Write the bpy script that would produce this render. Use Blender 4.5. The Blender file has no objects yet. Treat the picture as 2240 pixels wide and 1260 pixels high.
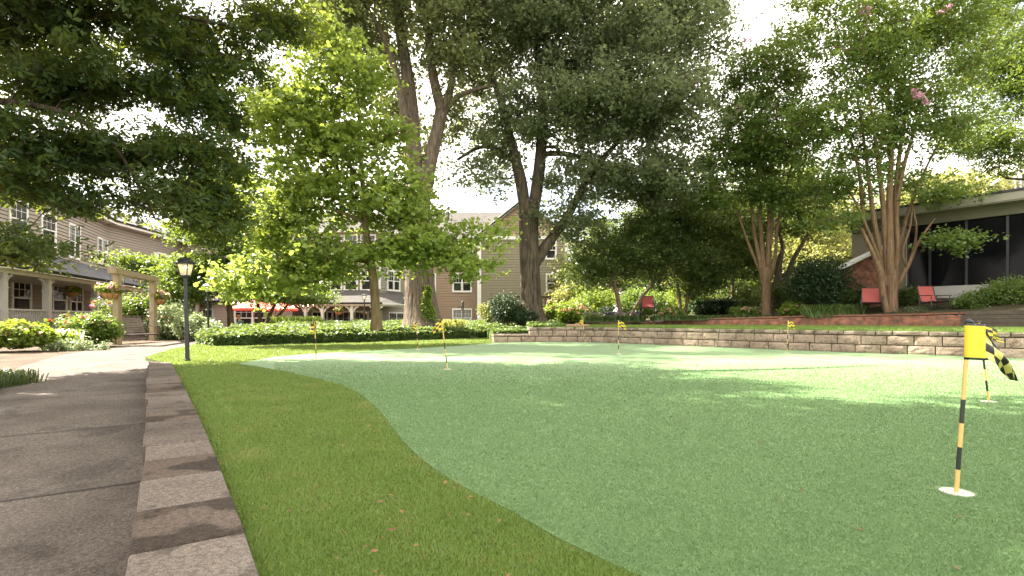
import bpy, math, random
import numpy as np
random.seed(7)
RNG = np.random.default_rng(11)
SC = bpy.context.scene
COL = SC.collection
F = 1150.0; H = 0.72; HZ = 700.0; CX = 1120.0
SUN_AZ, SUN_EL = math.radians(-68), math.radians(48)

# ------------------------------------------------------------------ layout helpers
def W(px, py, Y):                       # point in the place, from a bearing and a distance
    return np.array([(px-CX)/F*Y, Y, H+(HZ-py)/F*Y])
def G(px, py, z=0.0):                   # point of the level z
    Y = F*(H-z)/(py-HZ)
    return np.array([(px-CX)/F*Y, Y, z])
def XA(px, Y): return (px-CX)/F*Y
def ZA(py, Y): return H+(HZ-py)/F*Y

# ------------------------------------------------------------------ tagging
def tag(o, label=None, cat=None, group=None, kind=None):
    if label: o['label'] = label
    if cat: o['category'] = cat
    if group: o['group'] = group
    if kind: o['kind'] = kind
    return o
def thing(name, label, cat, loc=(0, 0, 0), group=None, rz=0):
    o = bpy.data.objects.new(name, None); COL.objects.link(o)
    o.empty_display_size = 0.2
    o.location = [float(v) for v in loc]; o.rotation_euler = (0, 0, rz)
    return tag(o, label, cat, group)
def copy_tree(o, parent=None):
    c = o.copy(); COL.objects.link(c)
    if parent: c.parent = parent
    for ch in [x for x in bpy.data.objects if x.parent == o]: copy_tree(ch, c)
    return c

# ------------------------------------------------------------------ mesh builder
class MB:
    def __init__(s): s.v = []; s.f = []; s.m = []; s.n = 0
    def add(s, vs, fs, mi=0):
        s.v.append(np.asarray(vs, float).reshape(-1, 3))
        for f in fs: s.f.append([i+s.n for i in f]); s.m.append(mi)
        s.n += len(s.v[-1])
    def box(s, x0, x1, y0, y1, z0, z1, mi=0, fr=None):
        P = [(x0,y0,z0),(x1,y0,z0),(x1,y1,z0),(x0,y1,z0),(x0,y0,z1),(x1,y0,z1),(x1,y1,z1),(x0,y1,z1)]
        if fr: P = [fr(*p) for p in P]
        s.add(P, [(3,2,1,0),(4,5,6,7),(0,1,5,4),(1,2,6,5),(2,3,7,6),(3,0,4,7)], mi)
    def bar(s, a, b, w, h=None, up=(0, 0, 1), mi=0):
        h = h or w
        a = np.array(a, float); b = np.array(b, float); d = b-a; d /= np.linalg.norm(d)
        up = np.array(up, float)
        if abs(np.dot(d, up)) > .95: up = np.array((1., 0, 0))
        r = np.cross(d, up); r /= np.linalg.norm(r); u = np.cross(r, d)
        P = []
        for q in (a, b):
            for i, j in ((-1,-1),(1,-1),(1,1),(-1,1)): P.append(q+r*i*w/2+u*j*h/2)
        s.add(P, [(3,2,1,0),(4,5,6,7),(0,1,5,4),(1,2,6,5),(2,3,7,6),(3,0,4,7)], mi)
    def tube(s, pts, rad, k=8, mi=0, cap=True, flute=0, seed=0):
        P = np.asarray(pts, float); n = len(P)
        R = np.full(n, rad) if np.isscalar(rad) else np.asarray(rad, float)
        T = np.gradient(P, axis=0); T /= np.linalg.norm(T, axis=1)[:, None]+1e-9
        up = np.array((0., 1, 0)) if abs(T[0][1]) < .9 else np.array((1., 0, 0))
        rings = []
        r = np.cross(T[0], up); r /= np.linalg.norm(r)
        a = np.arange(k)*2*math.pi/k
        rg = np.random.default_rng(seed)
        fl = 1+flute*(rg.random(k)-.5)*2 if flute else np.ones(k)
        for i in range(n):
            r = r-T[i]*np.dot(r, T[i]); r /= np.linalg.norm(r)+1e-9
            u = np.cross(T[i], r)
            rings.append(P[i]+R[i]*fl[:, None]*(np.cos(a)[:, None]*r+np.sin(a)[:, None]*u))
        fs = []
        for i in range(n-1):
            for j in range(k):
                fs.append((i*k+j, i*k+(j+1) % k, (i+1)*k+(j+1) % k, (i+1)*k+j))
        if cap: fs.append(tuple(range(k-1, -1, -1))); fs.append(tuple((n-1)*k+j for j in range(k)))
        s.add(np.concatenate(rings), fs, mi)
    def lathe(s, c, prof, k=16, mi=0):
        c = np.array(c, float); V = []
        for r, z in prof:
            for j in range(k):
                t = 2*math.pi*j/k; V.append(c+np.array((r*math.cos(t), r*math.sin(t), z)))
        fs = [(i*k+j, i*k+(j+1) % k, (i+1)*k+(j+1) % k, (i+1)*k+j) for i in range(len(prof)-1) for j in range(k)]
        fs.append(tuple(range(k-1, -1, -1))); fs.append(tuple((len(prof)-1)*k+j for j in range(k)))
        s.add(V, fs, mi)
    def prism(s, poly, z0, z1, mi=0, fr=None):
        n = len(poly)
        P = [(x, y, z0) for x, y in poly]+[(x, y, z1) for x, y in poly]
        if fr: P = [fr(*p) for p in P]
        fs = [tuple(range(n-1, -1, -1)), tuple(range(n, 2*n))]+[(i, (i+1) % n, n+(i+1) % n, n+i) for i in range(n)]
        s.add(P, fs, mi)
    def build(s, name, mats, parent=None, smooth=False, offset=None):
        me = bpy.data.meshes.new(name)
        V = np.concatenate(s.v) if s.v else np.zeros((0, 3))
        if offset is not None: V = V-np.asarray(offset, float)
        me.from_pydata(V.tolist(), [], s.f)
        if not isinstance(mats, (list, tuple)): mats = [mats]
        for m in mats: me.materials.append(m)
        if len(mats) > 1: me.polygons.foreach_set('material_index', s.m)
        if smooth: me.polygons.foreach_set('use_smooth', [True]*len(me.polygons))
        me.update()
        o = bpy.data.objects.new(name, me); COL.objects.link(o)
        if parent: o.parent = parent
        return o
def off(parent):                       # the parent empties only translate/rotate: give their location as offset
    return np.array(parent.location)

# ------------------------------------------------------------------ materials
def newmat(name):
    m = bpy.data.materials.new(name); m.use_nodes = True
    nt = m.node_tree; return m, nt, nt.nodes['Principled BSDF']
def rgba(c): return (c[0], c[1], c[2], 1)
def mat(name, c, rough=.6, var=None, scale=8, bump=0, bscale=None, metal=0, spec=.5, stretch=None, detail=6, emis=0):
    m, nt, b = newmat(name); N = nt.nodes; L = nt.links
    b.inputs['Base Color'].default_value = rgba(c); b.inputs['Roughness'].default_value = rough
    b.inputs['Metallic'].default_value = metal; b.inputs['Specular IOR Level'].default_value = spec
    if emis: b.inputs['Emission Color'].default_value = rgba(c); b.inputs['Emission Strength'].default_value = emis
    tc = N.new('ShaderNodeNewGeometry'); src = tc.outputs['Position']
    if stretch:
        mp = N.new('ShaderNodeMapping'); mp.inputs['Scale'].default_value = stretch
        L.new(src, mp.inputs['Vector']); src = mp.outputs[0]
    if var is not None:
        nz = N.new('ShaderNodeTexNoise'); nz.inputs['Scale'].default_value = scale; nz.inputs['Detail'].default_value = detail
        nz.inputs['Roughness'].default_value = .65
        L.new(src, nz.inputs['Vector'])
        cr = N.new('ShaderNodeValToRGB'); cr.color_ramp.elements[0].position = .33; cr.color_ramp.elements[1].position = .67
        cr.color_ramp.elements[0].color = rgba(c); cr.color_ramp.elements[1].color = rgba(var)
        L.new(nz.outputs[0], cr.inputs[0]); L.new(cr.outputs[0], b.inputs['Base Color'])
    if bump:
        n2 = N.new('ShaderNodeTexNoise'); n2.inputs['Scale'].default_value = bscale or scale*2; n2.inputs['Detail'].default_value = 5
        L.new(src, n2.inputs['Vector'])
        bp = N.new('ShaderNodeBump'); bp.inputs['Strength'].default_value = .8; bp.inputs['Distance'].default_value = bump
        L.new(n2.outputs[0], bp.inputs['Height']); L.new(bp.outputs[0], b.inputs['Normal'])
    return m
def leafmat(name, c1, c2, tr=(.12, .2, .02), trw=.4, rough=.45, c3=None, nscale=.8):
    m, nt, b = newmat(name); N = nt.nodes; L = nt.links
    g = N.new('ShaderNodeNewGeometry')
    cr = N.new('ShaderNodeValToRGB'); e = cr.color_ramp.elements
    e[0].color = rgba(c1); e[1].color = rgba(c2)
    if c3: e[1].position = .93; x = e.new(1.0); x.color = rgba(c3)
    nz = N.new('ShaderNodeTexNoise'); nz.inputs['Scale'].default_value = nscale; nz.inputs['Detail'].default_value = 2
    L.new(g.outputs['Position'], nz.inputs['Vector'])
    mm = N.new('ShaderNodeMath'); mm.operation = 'MULTIPLY_ADD'; mm.inputs[1].default_value = .55; mm.inputs[2].default_value = -.02
    L.new(g.outputs['Random Per Island'], mm.inputs[0])
    ad = N.new('ShaderNodeMath'); ad.operation = 'MULTIPLY_ADD'; ad.inputs[1].default_value = .8
    L.new(nz.outputs[0], ad.inputs[0]); L.new(mm.outputs[0], ad.inputs[2])
    L.new(ad.outputs[0], cr.inputs[0]); L.new(cr.outputs[0], b.inputs['Base Color'])
    b.inputs['Roughness'].default_value = rough; b.inputs['Specular IOR Level'].default_value = .45
    t = N.new('ShaderNodeBsdfTranslucent')
    mx2 = N.new('ShaderNodeMix'); mx2.data_type = 'RGBA'; mx2.inputs[0].default_value = .65
    L.new(cr.outputs[0], mx2.inputs[6]); mx2.inputs[7].default_value = rgba(tr); L.new(mx2.outputs[2], t.inputs[0])
    ms = N.new('ShaderNodeMixShader'); ms.inputs[0].default_value = trw
    L.new(b.outputs[0], ms.inputs[1]); L.new(t.outputs[0], ms.inputs[2])
    L.new(ms.outputs[0], nt.nodes['Material Output'].inputs['Surface'])
    return m
def barkmat(name, c1, c2, sc=6, bump=.03):
    return mat(name, c1, .9, c2, sc, bump, sc*1.3, spec=.2, stretch=(1, 1, .13))

M = {}
M['bark_oak'] = barkmat('bark_oak', (.055, .041, .031), (.18, .14, .105), 16, .06)
M['bark_oak2'] = barkmat('bark_oak_dark', (.022, .018, .012), (.12, .095, .066), 13, .08)
M['bark_myrtle'] = barkmat('bark_myrtle', (.10, .06, .034), (.22, .145, .088), 18, .02)
M['bark_thin'] = barkmat('bark_thin', (.09, .06, .04), (.19, .14, .1), 12, .015)
M['bark_ginkgo'] = barkmat('bark_ginkgo', (.12, .09, .045), (.22, .17, .09), 14, .015)
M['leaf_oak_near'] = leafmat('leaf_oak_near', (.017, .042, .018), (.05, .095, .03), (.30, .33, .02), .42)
M['leaf_oak'] = leafmat('leaf_oak', (.075, .105, .05), (.17, .20, .09), (.38, .39, .12), .5)
M['leaf_oakB'] = leafmat('leaf_oak_green', (.06, .09, .052), (.145, .185, .098), (.32, .35, .13), .5)
M['leaf_ginkgo'] = leafmat('leaf_bright', (.10, .175, .04), (.22, .31, .07), (.44, .50, .07), .52)
M['leaf_myrtle'] = leafmat('leaf_myrtle', (.045, .095, .03), (.11, .18, .045), (.28, .33, .03), .42, c3=(.2, .19, .04))
M['leaf_wood'] = leafmat('leaf_wood', (.035, .065, .025), (.09, .14, .04), (.26, .3, .04), .42)
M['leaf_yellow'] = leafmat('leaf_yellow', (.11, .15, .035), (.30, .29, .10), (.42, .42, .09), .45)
M['leaf_maple'] = leafmat('leaf_maple', (.045, .10, .035), (.10, .17, .04), (.3, .36, .03), .45)
M['leaf_shrub'] = leafmat('leaf_shrub', (.07, .14, .03), (.15, .23, .04), (.3, .38, .03), .35)
M['leaf_dark'] = leafmat('leaf_dark', (.012, .03, .012), (.03, .06, .02), (.08, .12, .02), .25, rough=.55)
M['leaf_ivy'] = leafmat('leaf_ivy', (.05, .10, .03), (.13, .20, .06), (.28, .34, .05), .35, rough=.5, nscale=2)
M['leaf_varieg'] = leafmat('leaf_varieg', (.12, .19, .07), (.35, .4, .22), (.3, .36, .12), .3, nscale=2)
M['leaf_hyd'] = leafmat('leaf_hyd', (.1, .18, .03), (.22, .3, .05), (.36, .42, .03), .4)
M['petal_pink'] = leafmat('petal_pink', (.5, .24, .36), (.72, .45, .55), (.7, .4, .5), .4)
M['petal_red'] = leafmat('petal_red', (.45, .04, .03), (.65, .16, .08), (.6, .1, .05), .3)
M['petal_rust'] = leafmat('petal_rust', (.4, .2, .13), (.6, .38, .25), (.6, .35, .2), .3)
M['petal_yellow'] = leafmat('petal_yellow', (.55, .4, .08), (.75, .6, .2), (.7, .5, .1), .3)
M['petal_violet'] = leafmat('petal_violet', (.22, .12, .4), (.45, .3, .55), (.4, .2, .5), .3)
M['white'] = mat('white_paint', (.74, .73, .69), .5, (.66, .65, .6), 3)
M['porch_shaded'] = mat('porch_shaded', (.46, .43, .40), .55, (.40, .375, .35), 3)  # white posts and rails greyed, with their shade put into the colour
M['tan_base'] = mat('tan_base', (.36, .35, .32), .7, (.30, .29, .26), 2)
M['cream'] = mat('cream_paint', (.55, .53, .44), .55, (.48, .46, .37), 3)
M['side_taupe'] = mat('siding_taupe', (.26, .22, .175), .65, (.29, .245, .195), 2.0, stretch=(1, 1, 6))
M['side_tan'] = mat('siding_tan', (.27, .19, .125), .65, (.30, .21, .14), 1.5, stretch=(1, 1, 6))
M['side_olive'] = mat('siding_olive', (.20, .175, .115), .65, (.225, .195, .13), 1.5, stretch=(1, 1, 6))
M['side_grey'] = mat('siding_grey', (.26, .245, .19), .65, (.29, .27, .21), 1.5, stretch=(1, 1, 6))
M['glass'] = mat('window_glass', (.018, .02, .02), .06, spec=.7)
M['glass_black'] = mat('dark_glass', (.004, .004, .005), .12, spec=.10)
M['blind'] = mat('blind', (.3, .29, .24), .7)
M['interior'] = mat('porch_shade', (.13, .105, .08), .8)
M['metal_black'] = mat('black_metal', (.02, .021, .024), .45, (.035, .036, .04), 12, metal=.3)
M['lampglass'] = mat('lamp_glass', (.62, .58, .44), .25)
M['bulb'] = mat('bulb', (1, .62, .25), .4, emis=9)
M['wood_post'] = mat('weathered_timber', (.25, .19, .115), .8, (.36, .28, .17), 9, .004, stretch=(1, 1, .15))
M['wood_grey'] = mat('grey_timber', (.075, .05, .04), .8, (.13, .095, .078), 10, .003, stretch=(.3, 1, 3))
M['wood_back'] = mat('bench_slats', (.15, .11, .09), .75, (.22, .17, .145), 10)
M['wood_dark'] = mat('dark_timber', (.05, .035, .028), .8, (.09, .07, .05), 9)
M['coir'] = mat('coir', (.34, .17, .06), .9, (.48, .26, .1), 30, .01)
M['chain'] = mat('chain', (.2, .2, .2), .5, metal=.6)
M['red_sling'] = mat('red_sling', (.27, .05, .042), .75, (.33, .07, .058), 40)
M['umbrella'] = mat('umbrella_red', (.72, .11, .075), .7)
M['yellow'] = mat('flag_yellow', (.60, .47, .02), .6, (.52, .40, .02), 18)
M['yellow_pale'] = mat('flag_yellow_pale', (.52, .48, .12), .6, (.6, .55, .18), 30)
M['black'] = mat('flag_black', (.012, .012, .016), .45)
M['rod_yellow'] = mat('rod_yellow', (.48, .32, .10), .35, (.56, .38, .14), 60)
M['rod_black'] = mat('rod_black', (.012, .014, .014), .3)
M['cup_white'] = mat('cup_white', (.55, .54, .48), .5, (.45, .44, .38), 60)
M['skin'] = mat('skin', (.42, .25, .18), .6)
M['teal'] = mat('teal_cloth', (.05, .2, .17), .8)
M['dkgreen'] = mat('green_cloth', (.02, .09, .07), .8)
M['straw'] = mat('straw_hat', (.36, .2, .09), .9)

def concrete(name, c1, c2, speck, joint=None, stain=None, bump=.003):
    m, nt, b = newmat(name); N = nt.nodes; L = nt.links
    g = N.new('ShaderNodeNewGeometry')
    n1 = N.new('ShaderNodeTexNoise'); n1.inputs['Scale'].default_value = 1.7; n1.inputs['Detail'].default_value = 5
    n2 = N.new('ShaderNodeTexNoise'); n2.inputs['Scale'].default_value = 210; n2.inputs['Detail'].default_value = 2
    n3 = N.new('ShaderNodeTexNoise'); n3.inputs['Scale'].default_value = 55; n3.inputs['Detail'].default_value = 3
    for n in (n1, n2, n3): L.new(g.outputs['Position'], n.inputs['Vector'])
    cr = N.new('ShaderNodeValToRGB'); cr.color_ramp.elements[0].position = .3; cr.color_ramp.elements[1].position = .7
    cr.color_ramp.elements[0].color = rgba(c1); cr.color_ramp.elements[1].color = rgba(c2)
    L.new(n1.outputs[0], cr.inputs[0])
    c = cr.outputs[0]
    for nz, lo, hi, a in ((n2, .40, .66, 1.0), (n3, .35, .65, .8)):
        r = N.new('ShaderNodeMapRange'); r.inputs[1].default_value = lo; r.inputs[2].default_value = hi
        r.inputs[3].default_value = 1-.5*a*speck; r.inputs[4].default_value = 1+.55*a*speck
        L.new(nz.outputs[0], r.inputs[0])
        mx = N.new('ShaderNodeVectorMath'); mx.operation = 'SCALE'
        L.new(c, mx.inputs[0]); L.new(r.outputs[0], mx.inputs['Scale']); c = mx.outputs[0]
    if stain:
        ns = N.new('ShaderNodeTexNoise'); ns.inputs['Scale'].default_value = stain[0]; ns.inputs['Detail'].default_value = 3
        L.new(g.outputs['Position'], ns.inputs['Vector'])
        r = N.new('ShaderNodeMapRange'); r.inputs[1].default_value = stain[1]; r.inputs[2].default_value = stain[1]+.05
        r.inputs[3].default_value = 1; r.inputs[4].default_value = stain[2]
        L.new(ns.outputs[0], r.inputs[0])
        mx = N.new('ShaderNodeVectorMath'); mx.operation = 'SCALE'
        L.new(c, mx.inputs[0]); L.new(r.outputs[0], mx.inputs['Scale']); c = mx.outputs[0]
    L.new(c, b.inputs['Base Color']); b.inputs['Roughness'].default_value = .92; b.inputs['Specular IOR Level'].default_value = .2
    bp = N.new('ShaderNodeBump'); bp.inputs['Distance'].default_value = bump; bp.inputs['Strength'].default_value = .9
    L.new(n2.outputs[0], bp.inputs['Height'])
    b2 = N.new('ShaderNodeBump'); b2.inputs['Distance'].default_value = bump*3; b2.inputs['Strength'].default_value = .6
    L.new(n3.outputs[0], b2.inputs['Height']); L.new(bp.outputs[0], b2.inputs['Normal'])
    L.new(b2.outputs[0], b.inputs['Normal'])
    return m
M['path'] = concrete('path_concrete', (.088, .071, .060), (.155, .13, .112), .75, stain=(2.3, .58, .74))
M['cap'] = concrete('cap_block', (.086, .068, .057), (.152, .124, .105), .65, stain=(7, .58, .7))
M['cap_pale'] = concrete('cap_block_pale', (.118, .094, .079), (.185, .154, .131), .6, stain=(6, .60, .6))
M['cap_dark'] = concrete('cap_block_dark', (.08, .058, .045), (.135, .105, .085), .6, stain=(3.2, .47, .45))
M['block'] = concrete('split_block', (.29, .215, .165), (.44, .345, .275), .5, bump=.014, stain=(9, .56, .72))
M['block_cap'] = concrete('split_block_cap', (.27, .21, .165), (.38, .3, .24), .45, bump=.012, stain=(4, .5, .55))
M['mulch'] = concrete('mulch', (.10, .07, .05), (.21, .15, .11), .8, bump=.02)
M['earth'] = concrete('earth', (.045, .04, .02), (.08, .07, .035), .6, bump=.02)

def brickmat():
    m, nt, b = newmat('red_brick'); N = nt.nodes; L = nt.links
    tc = N.new('ShaderNodeTexCoord')
    bt = N.new('ShaderNodeTexBrick'); bt.inputs['Scale'].default_value = 1
    bt.inputs['Brick Width'].default_value = .21; bt.inputs['Row Height'].default_value = .072
    bt.inputs['Mortar Size'].default_value = .006
    bt.inputs['Color1'].default_value = (.28, .105, .06, 1); bt.inputs['Color2'].default_value = (.17, .08, .05, 1)
    bt.inputs['Mortar'].default_value = (.16, .12, .095, 1)
    L.new(tc.outputs['UV'], bt.inputs['Vector'])
    nz = N.new('ShaderNodeTexNoise'); nz.inputs['Scale'].default_value = 5; L.new(tc.outputs['UV'], nz.inputs['Vector'])
    mr = N.new('ShaderNodeMapRange'); mr.inputs[1].default_value = .3; mr.inputs[2].default_value = .7; mr.inputs[3].default_value = .6; mr.inputs[4].default_value = 1.5
    L.new(nz.outputs[0], mr.inputs[0])
    v = N.new('ShaderNodeVectorMath'); v.operation = 'SCALE'; L.new(bt.outputs[0], v.inputs[0]); L.new(mr.outputs[0], v.inputs['Scale'])
    L.new(v.outputs[0], b.inputs['Base Color']); b.inputs['Roughness'].default_value = .9
    bp = N.new('ShaderNodeBump'); bp.inputs['Distance'].default_value = .008; L.new(bt.outputs['Fac'], bp.inputs['Height']); bp.invert = True
    L.new(bp.outputs[0], b.inputs['Normal'])
    return m
M['brick'] = brickmat()
def shinglemat(name, c1, c2):
    m, nt, b = newmat(name); N = nt.nodes; L = nt.links
    tc = N.new('ShaderNodeTexCoord')
    bt = N.new('ShaderNodeTexBrick'); bt.inputs['Scale'].default_value = 1
    bt.inputs['Brick Width'].default_value = .30; bt.inputs['Row Height'].default_value = .15; bt.inputs['Mortar Size'].default_value = .008
    bt.inputs['Color1'].default_value = rgba(c1); bt.inputs['Color2'].default_value = rgba(c2)
    bt.inputs['Mortar'].default_value = rgba([x*.45 for x in c1])
    L.new(tc.outputs['UV'], bt.inputs['Vector']); L.new(bt.outputs[0], b.inputs['Base Color'])
    b.inputs['Roughness'].default_value = .95; b.inputs['Specular IOR Level'].default_value = .15
    return m
M['shingle'] = shinglemat('roof_shingle', (.075, .073, .08), (.125, .12, .128))
M['shingle_pale'] = shinglemat('roof_shingle_pale', (.07, .064, .06), (.098, .09, .084))

def turfmat():
    m, nt, b = newmat('putting_turf'); N = nt.nodes; L = nt.links
    g = N.new('ShaderNodeNewGeometry')
    def nz(s, d=3):
        n = N.new('ShaderNodeTexNoise'); n.inputs['Scale'].default_value = s; n.inputs['Detail'].default_value = d
        n.inputs['Roughness'].default_value = .7
        L.new(g.outputs['Position'], n.inputs['Vector']); return n
    a = nz(.7, 5); f = nz(190, 2); c_ = nz(60, 4)
    cr = N.new('ShaderNodeValToRGB'); cr.color_ramp.elements[0].position = .3; cr.color_ramp.elements[1].position = .7
    cr.color_ramp.elements[0].color = (.106, .190, .066, 1); cr.color_ramp.elements[1].color = (.134, .23, .083, 1)
    L.new(a.outputs[0], cr.inputs[0]); c = cr.outputs[0]
    for n, lo, hi, k in ((f, .38, .62, .32), (c_, .36, .64, .22)):
        r = N.new('ShaderNodeMapRange'); r.inputs[1].default_value = lo; r.inputs[2].default_value = hi; r.inputs[3].default_value = 1-k; r.inputs[4].default_value = 1+k
        L.new(n.outputs[0], r.inputs[0])
        v = N.new('ShaderNodeVectorMath'); v.operation = 'SCALE'; L.new(c, v.inputs[0]); L.new(r.outputs[0], v.inputs['Scale']); c = v.outputs[0]
    L.new(c, b.inputs['Base Color']); b.inputs['Roughness'].default_value = .85; b.inputs['Specular IOR Level'].default_value = .25
    b.inputs['Sheen Weight'].default_value = .15
    bp = N.new('ShaderNodeBump'); bp.inputs['Distance'].default_value = .006; L.new(c_.outputs[0], bp.inputs['Height'])
    L.new(bp.outputs[0], b.inputs['Normal'])
    return m
M['turf'] = turfmat()
M['lawn'] = mat('lawn_base', (.06, .08, .018), .9, (.09, .12, .03), 30, .01, 120, spec=.15)
M['lawn_far'] = mat('lawn_terrace', (.08, .15, .03), .9, (.13, .2, .04), 14, .01, 120, spec=.15)
M['blade'] = leafmat('grass_blade', (.078, .16, .028), (.185, .28, .06), (.32, .36, .07), .4, nscale=3, c3=(.32, .27, .12))

# ------------------------------------------------------------------ leaves
def leaf_verts(C, size, rng, tmpl, up=.5, spread=1.0, droop=0):
    n = len(C)
    nrm = rng.normal(size=(n, 3))*spread; nrm[:, 2] = np.abs(nrm[:, 2])+up; nrm /= np.linalg.norm(nrm, axis=1)[:, None]
    t = rng.normal(size=(n, 3)); t[:, 2] -= droop; t -= nrm*np.sum(t*nrm, axis=1)[:, None]; t /= np.linalg.norm(t, axis=1)[:, None]
    b = np.cross(nrm, t)
    s = size*(.65+.7*rng.random(n)) if np.isscalar(size) else size
    T = np.asarray(tmpl, float)
    V = C[:, None, :]+s[:, None, None]*(T[None, :, 0, None]*t[:, None, :]+T[None, :, 1, None]*b[:, None, :]+T[None, :, 2, None]*nrm[:, None, :])
    return V
QUAD = [(0, 0, 0), (.5, .32, .08), (1, 0, -.05), (.5, -.32, .08)]; QF = [(0, 1, 2, 3)]
ROUND = [(0, 0, 0), (.45, .5, .1), (1, .28, 0), (1, -.28, 0), (.45, -.5, .1)]; RF = [(0, 1, 2, 3, 4)]
LOBE = [(0, 0, 0), (.35, .14, .03), (.55, .52, .0), (.2, .5, -.05), (.5, .08, .03), (1, .1, -.06), (1.05, -.12, -.06), (.5, -.08, .03),
        (.55, -.52, 0), (.2, -.5, -.05), (.35, -.14, .03)]
LF = [(0, 1, 2, 3), (0, 4, 5, 6, 7), (0, 9, 8, 10)]
SHAPES = {'quad': (QUAD, QF), 'round': (ROUND, RF), 'lobe': (LOBE, LF)}
def fast_mesh(name, V, faces, mats, parent=None, mi=None, offset=None):
    """V (n,k,3), faces: local index tuples"""
    n, k, _ = V.shape
    if offset is not None: V = V-np.asarray(offset, float)
    me = bpy.data.meshes.new(name)
    me.vertices.add(n*k); me.vertices.foreach_set('co', V.reshape(-1).astype(np.float32))
    per = sum(len(f) for f in faces)
    idx = np.concatenate([np.array(f) for f in faces])
    loops = (np.arange(n)[:, None]*k+idx[None, :]).reshape(-1)
    me.loops.add(n*per); me.loops.foreach_set('vertex_index', loops.astype(np.int32))
    st0 = np.cumsum([0]+[len(f) for f in faces])[:-1]
    starts = (np.arange(n)[:, None]*per+st0[None, :]).reshape(-1)
    me.polygons.add(n*len(faces)); me.polygons.foreach_set('loop_start', starts.astype(np.int32))
    if not isinstance(mats, (list, tuple)): mats = [mats]
    for m in mats: me.materials.append(m)
    if mi is not None: me.polygons.foreach_set('material_index', np.repeat(mi, len(faces)).astype(np.int32))
    me.update(calc_edges=True); me.validate()
    o = bpy.data.objects.new(name, me); COL.objects.link(o)
    if parent: o.parent = parent
    return o
def leaves(name, C, size, m, parent=None, shape='quad', up=.5, seed=0, offset=None, spread=1.0, droop=0):
    rng = np.random.default_rng(seed+100)
    T, FF = SHAPES[shape]
    return fast_mesh(name, leaf_verts(C, size, rng, T, up, spread, droop), FF, m, parent, offset=offset)

# ------------------------------------------------------------------ trees
def spline(P, per=4):
    P = np.asarray(P, float); n = len(P)
    if n < 3: return np.array([P[0]+(P[-1]-P[0])*t for t in np.linspace(0, 1, per+1)])
    out = []
    for i in range(n-1):
        p0 = P[max(i-1, 0)]; p1 = P[i]; p2 = P[i+1]; p3 = P[min(i+2, n-1)]
        for t in np.arange(per)/per:
            out.append(.5*((2*p1)+(-p0+p2)*t+(2*p0-5*p1+4*p2-p3)*t*t+(-p0+3*p1-3*p2+p3)*t**3))
    out.append(P[-1]); return np.array(out)
def limb_px(pts, Y, rng, wob=.12):
    """pts (px,py,width_px[,dY]) -> world points and radii"""
    w = [p[2] if len(p) > 2 and p[2] else None for p in pts]
    xs = [i for i, v in enumerate(w) if v]; w = np.interp(range(len(pts)), xs, [w[i] for i in xs])
    dy = 0; out = []
    for p in pts:
        if len(p) > 3: dy = p[3]
        else: dy += rng.normal()*wob
        out.append(list(W(p[0], p[1], Y+dy))+[0])
    out = np.array(out); out[:, 3] = w*out[:, 1]/F/2
    S = spline(out, 4)
    return S[:, :3], np.maximum(S[:, 3], .004)
def crown_clumps(blobs, rng, shell=2.2):
    C = []; 
    for b in blobs:
        px, py, Y, rx, rz, ry, n = b[:7]
        c = W(px, py, Y); R = np.array([rx*Y/F, ry, rz*Y/F])
        d = rng.normal(size=(n, 3)); d /= np.linalg.norm(d, axis=1)[:, None]
        r = rng.random(n)**(1/shell)
        C.append(c+d*r[:, None]*R)
    return np.concatenate(C)
def grow(mb, nodes, rads, targets, rng, r_tip=.006, kk=5, maxd=99, sag=.06, rmax=.06):
    nodes = np.array(nodes); 
    order = np.argsort([np.min(np.sum((nodes-t)**2, axis=1)) for t in targets])
    for i in order:
        t = targets[i]; d2 = np.sum((nodes-t)**2, axis=1)
        low = (nodes[:, 2] > t[2]+.3)*4.0
        j = int(np.argmin(d2+low)); a = nodes[j]; L = math.sqrt(d2[j])
        if L < .15 or L > maxd: continue
        ns = max(3, min(7, int(L/.5)+2)); ts = np.linspace(0, 1, ns)
        P = a+(t-a)*ts[:, None]
        P[1:-1] += rng.normal(size=(ns-2, 3))*.05*L**.7
        P[:, 2] += np.sin(ts*math.pi)*sag*L
        r0 = min(rmax, .008+.011*L)
        mb.tube(P, r0+(r_tip-r0)*ts, kk, cap=False)
        nodes = np.concatenate([nodes, P[1:]])
    return nodes
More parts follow.
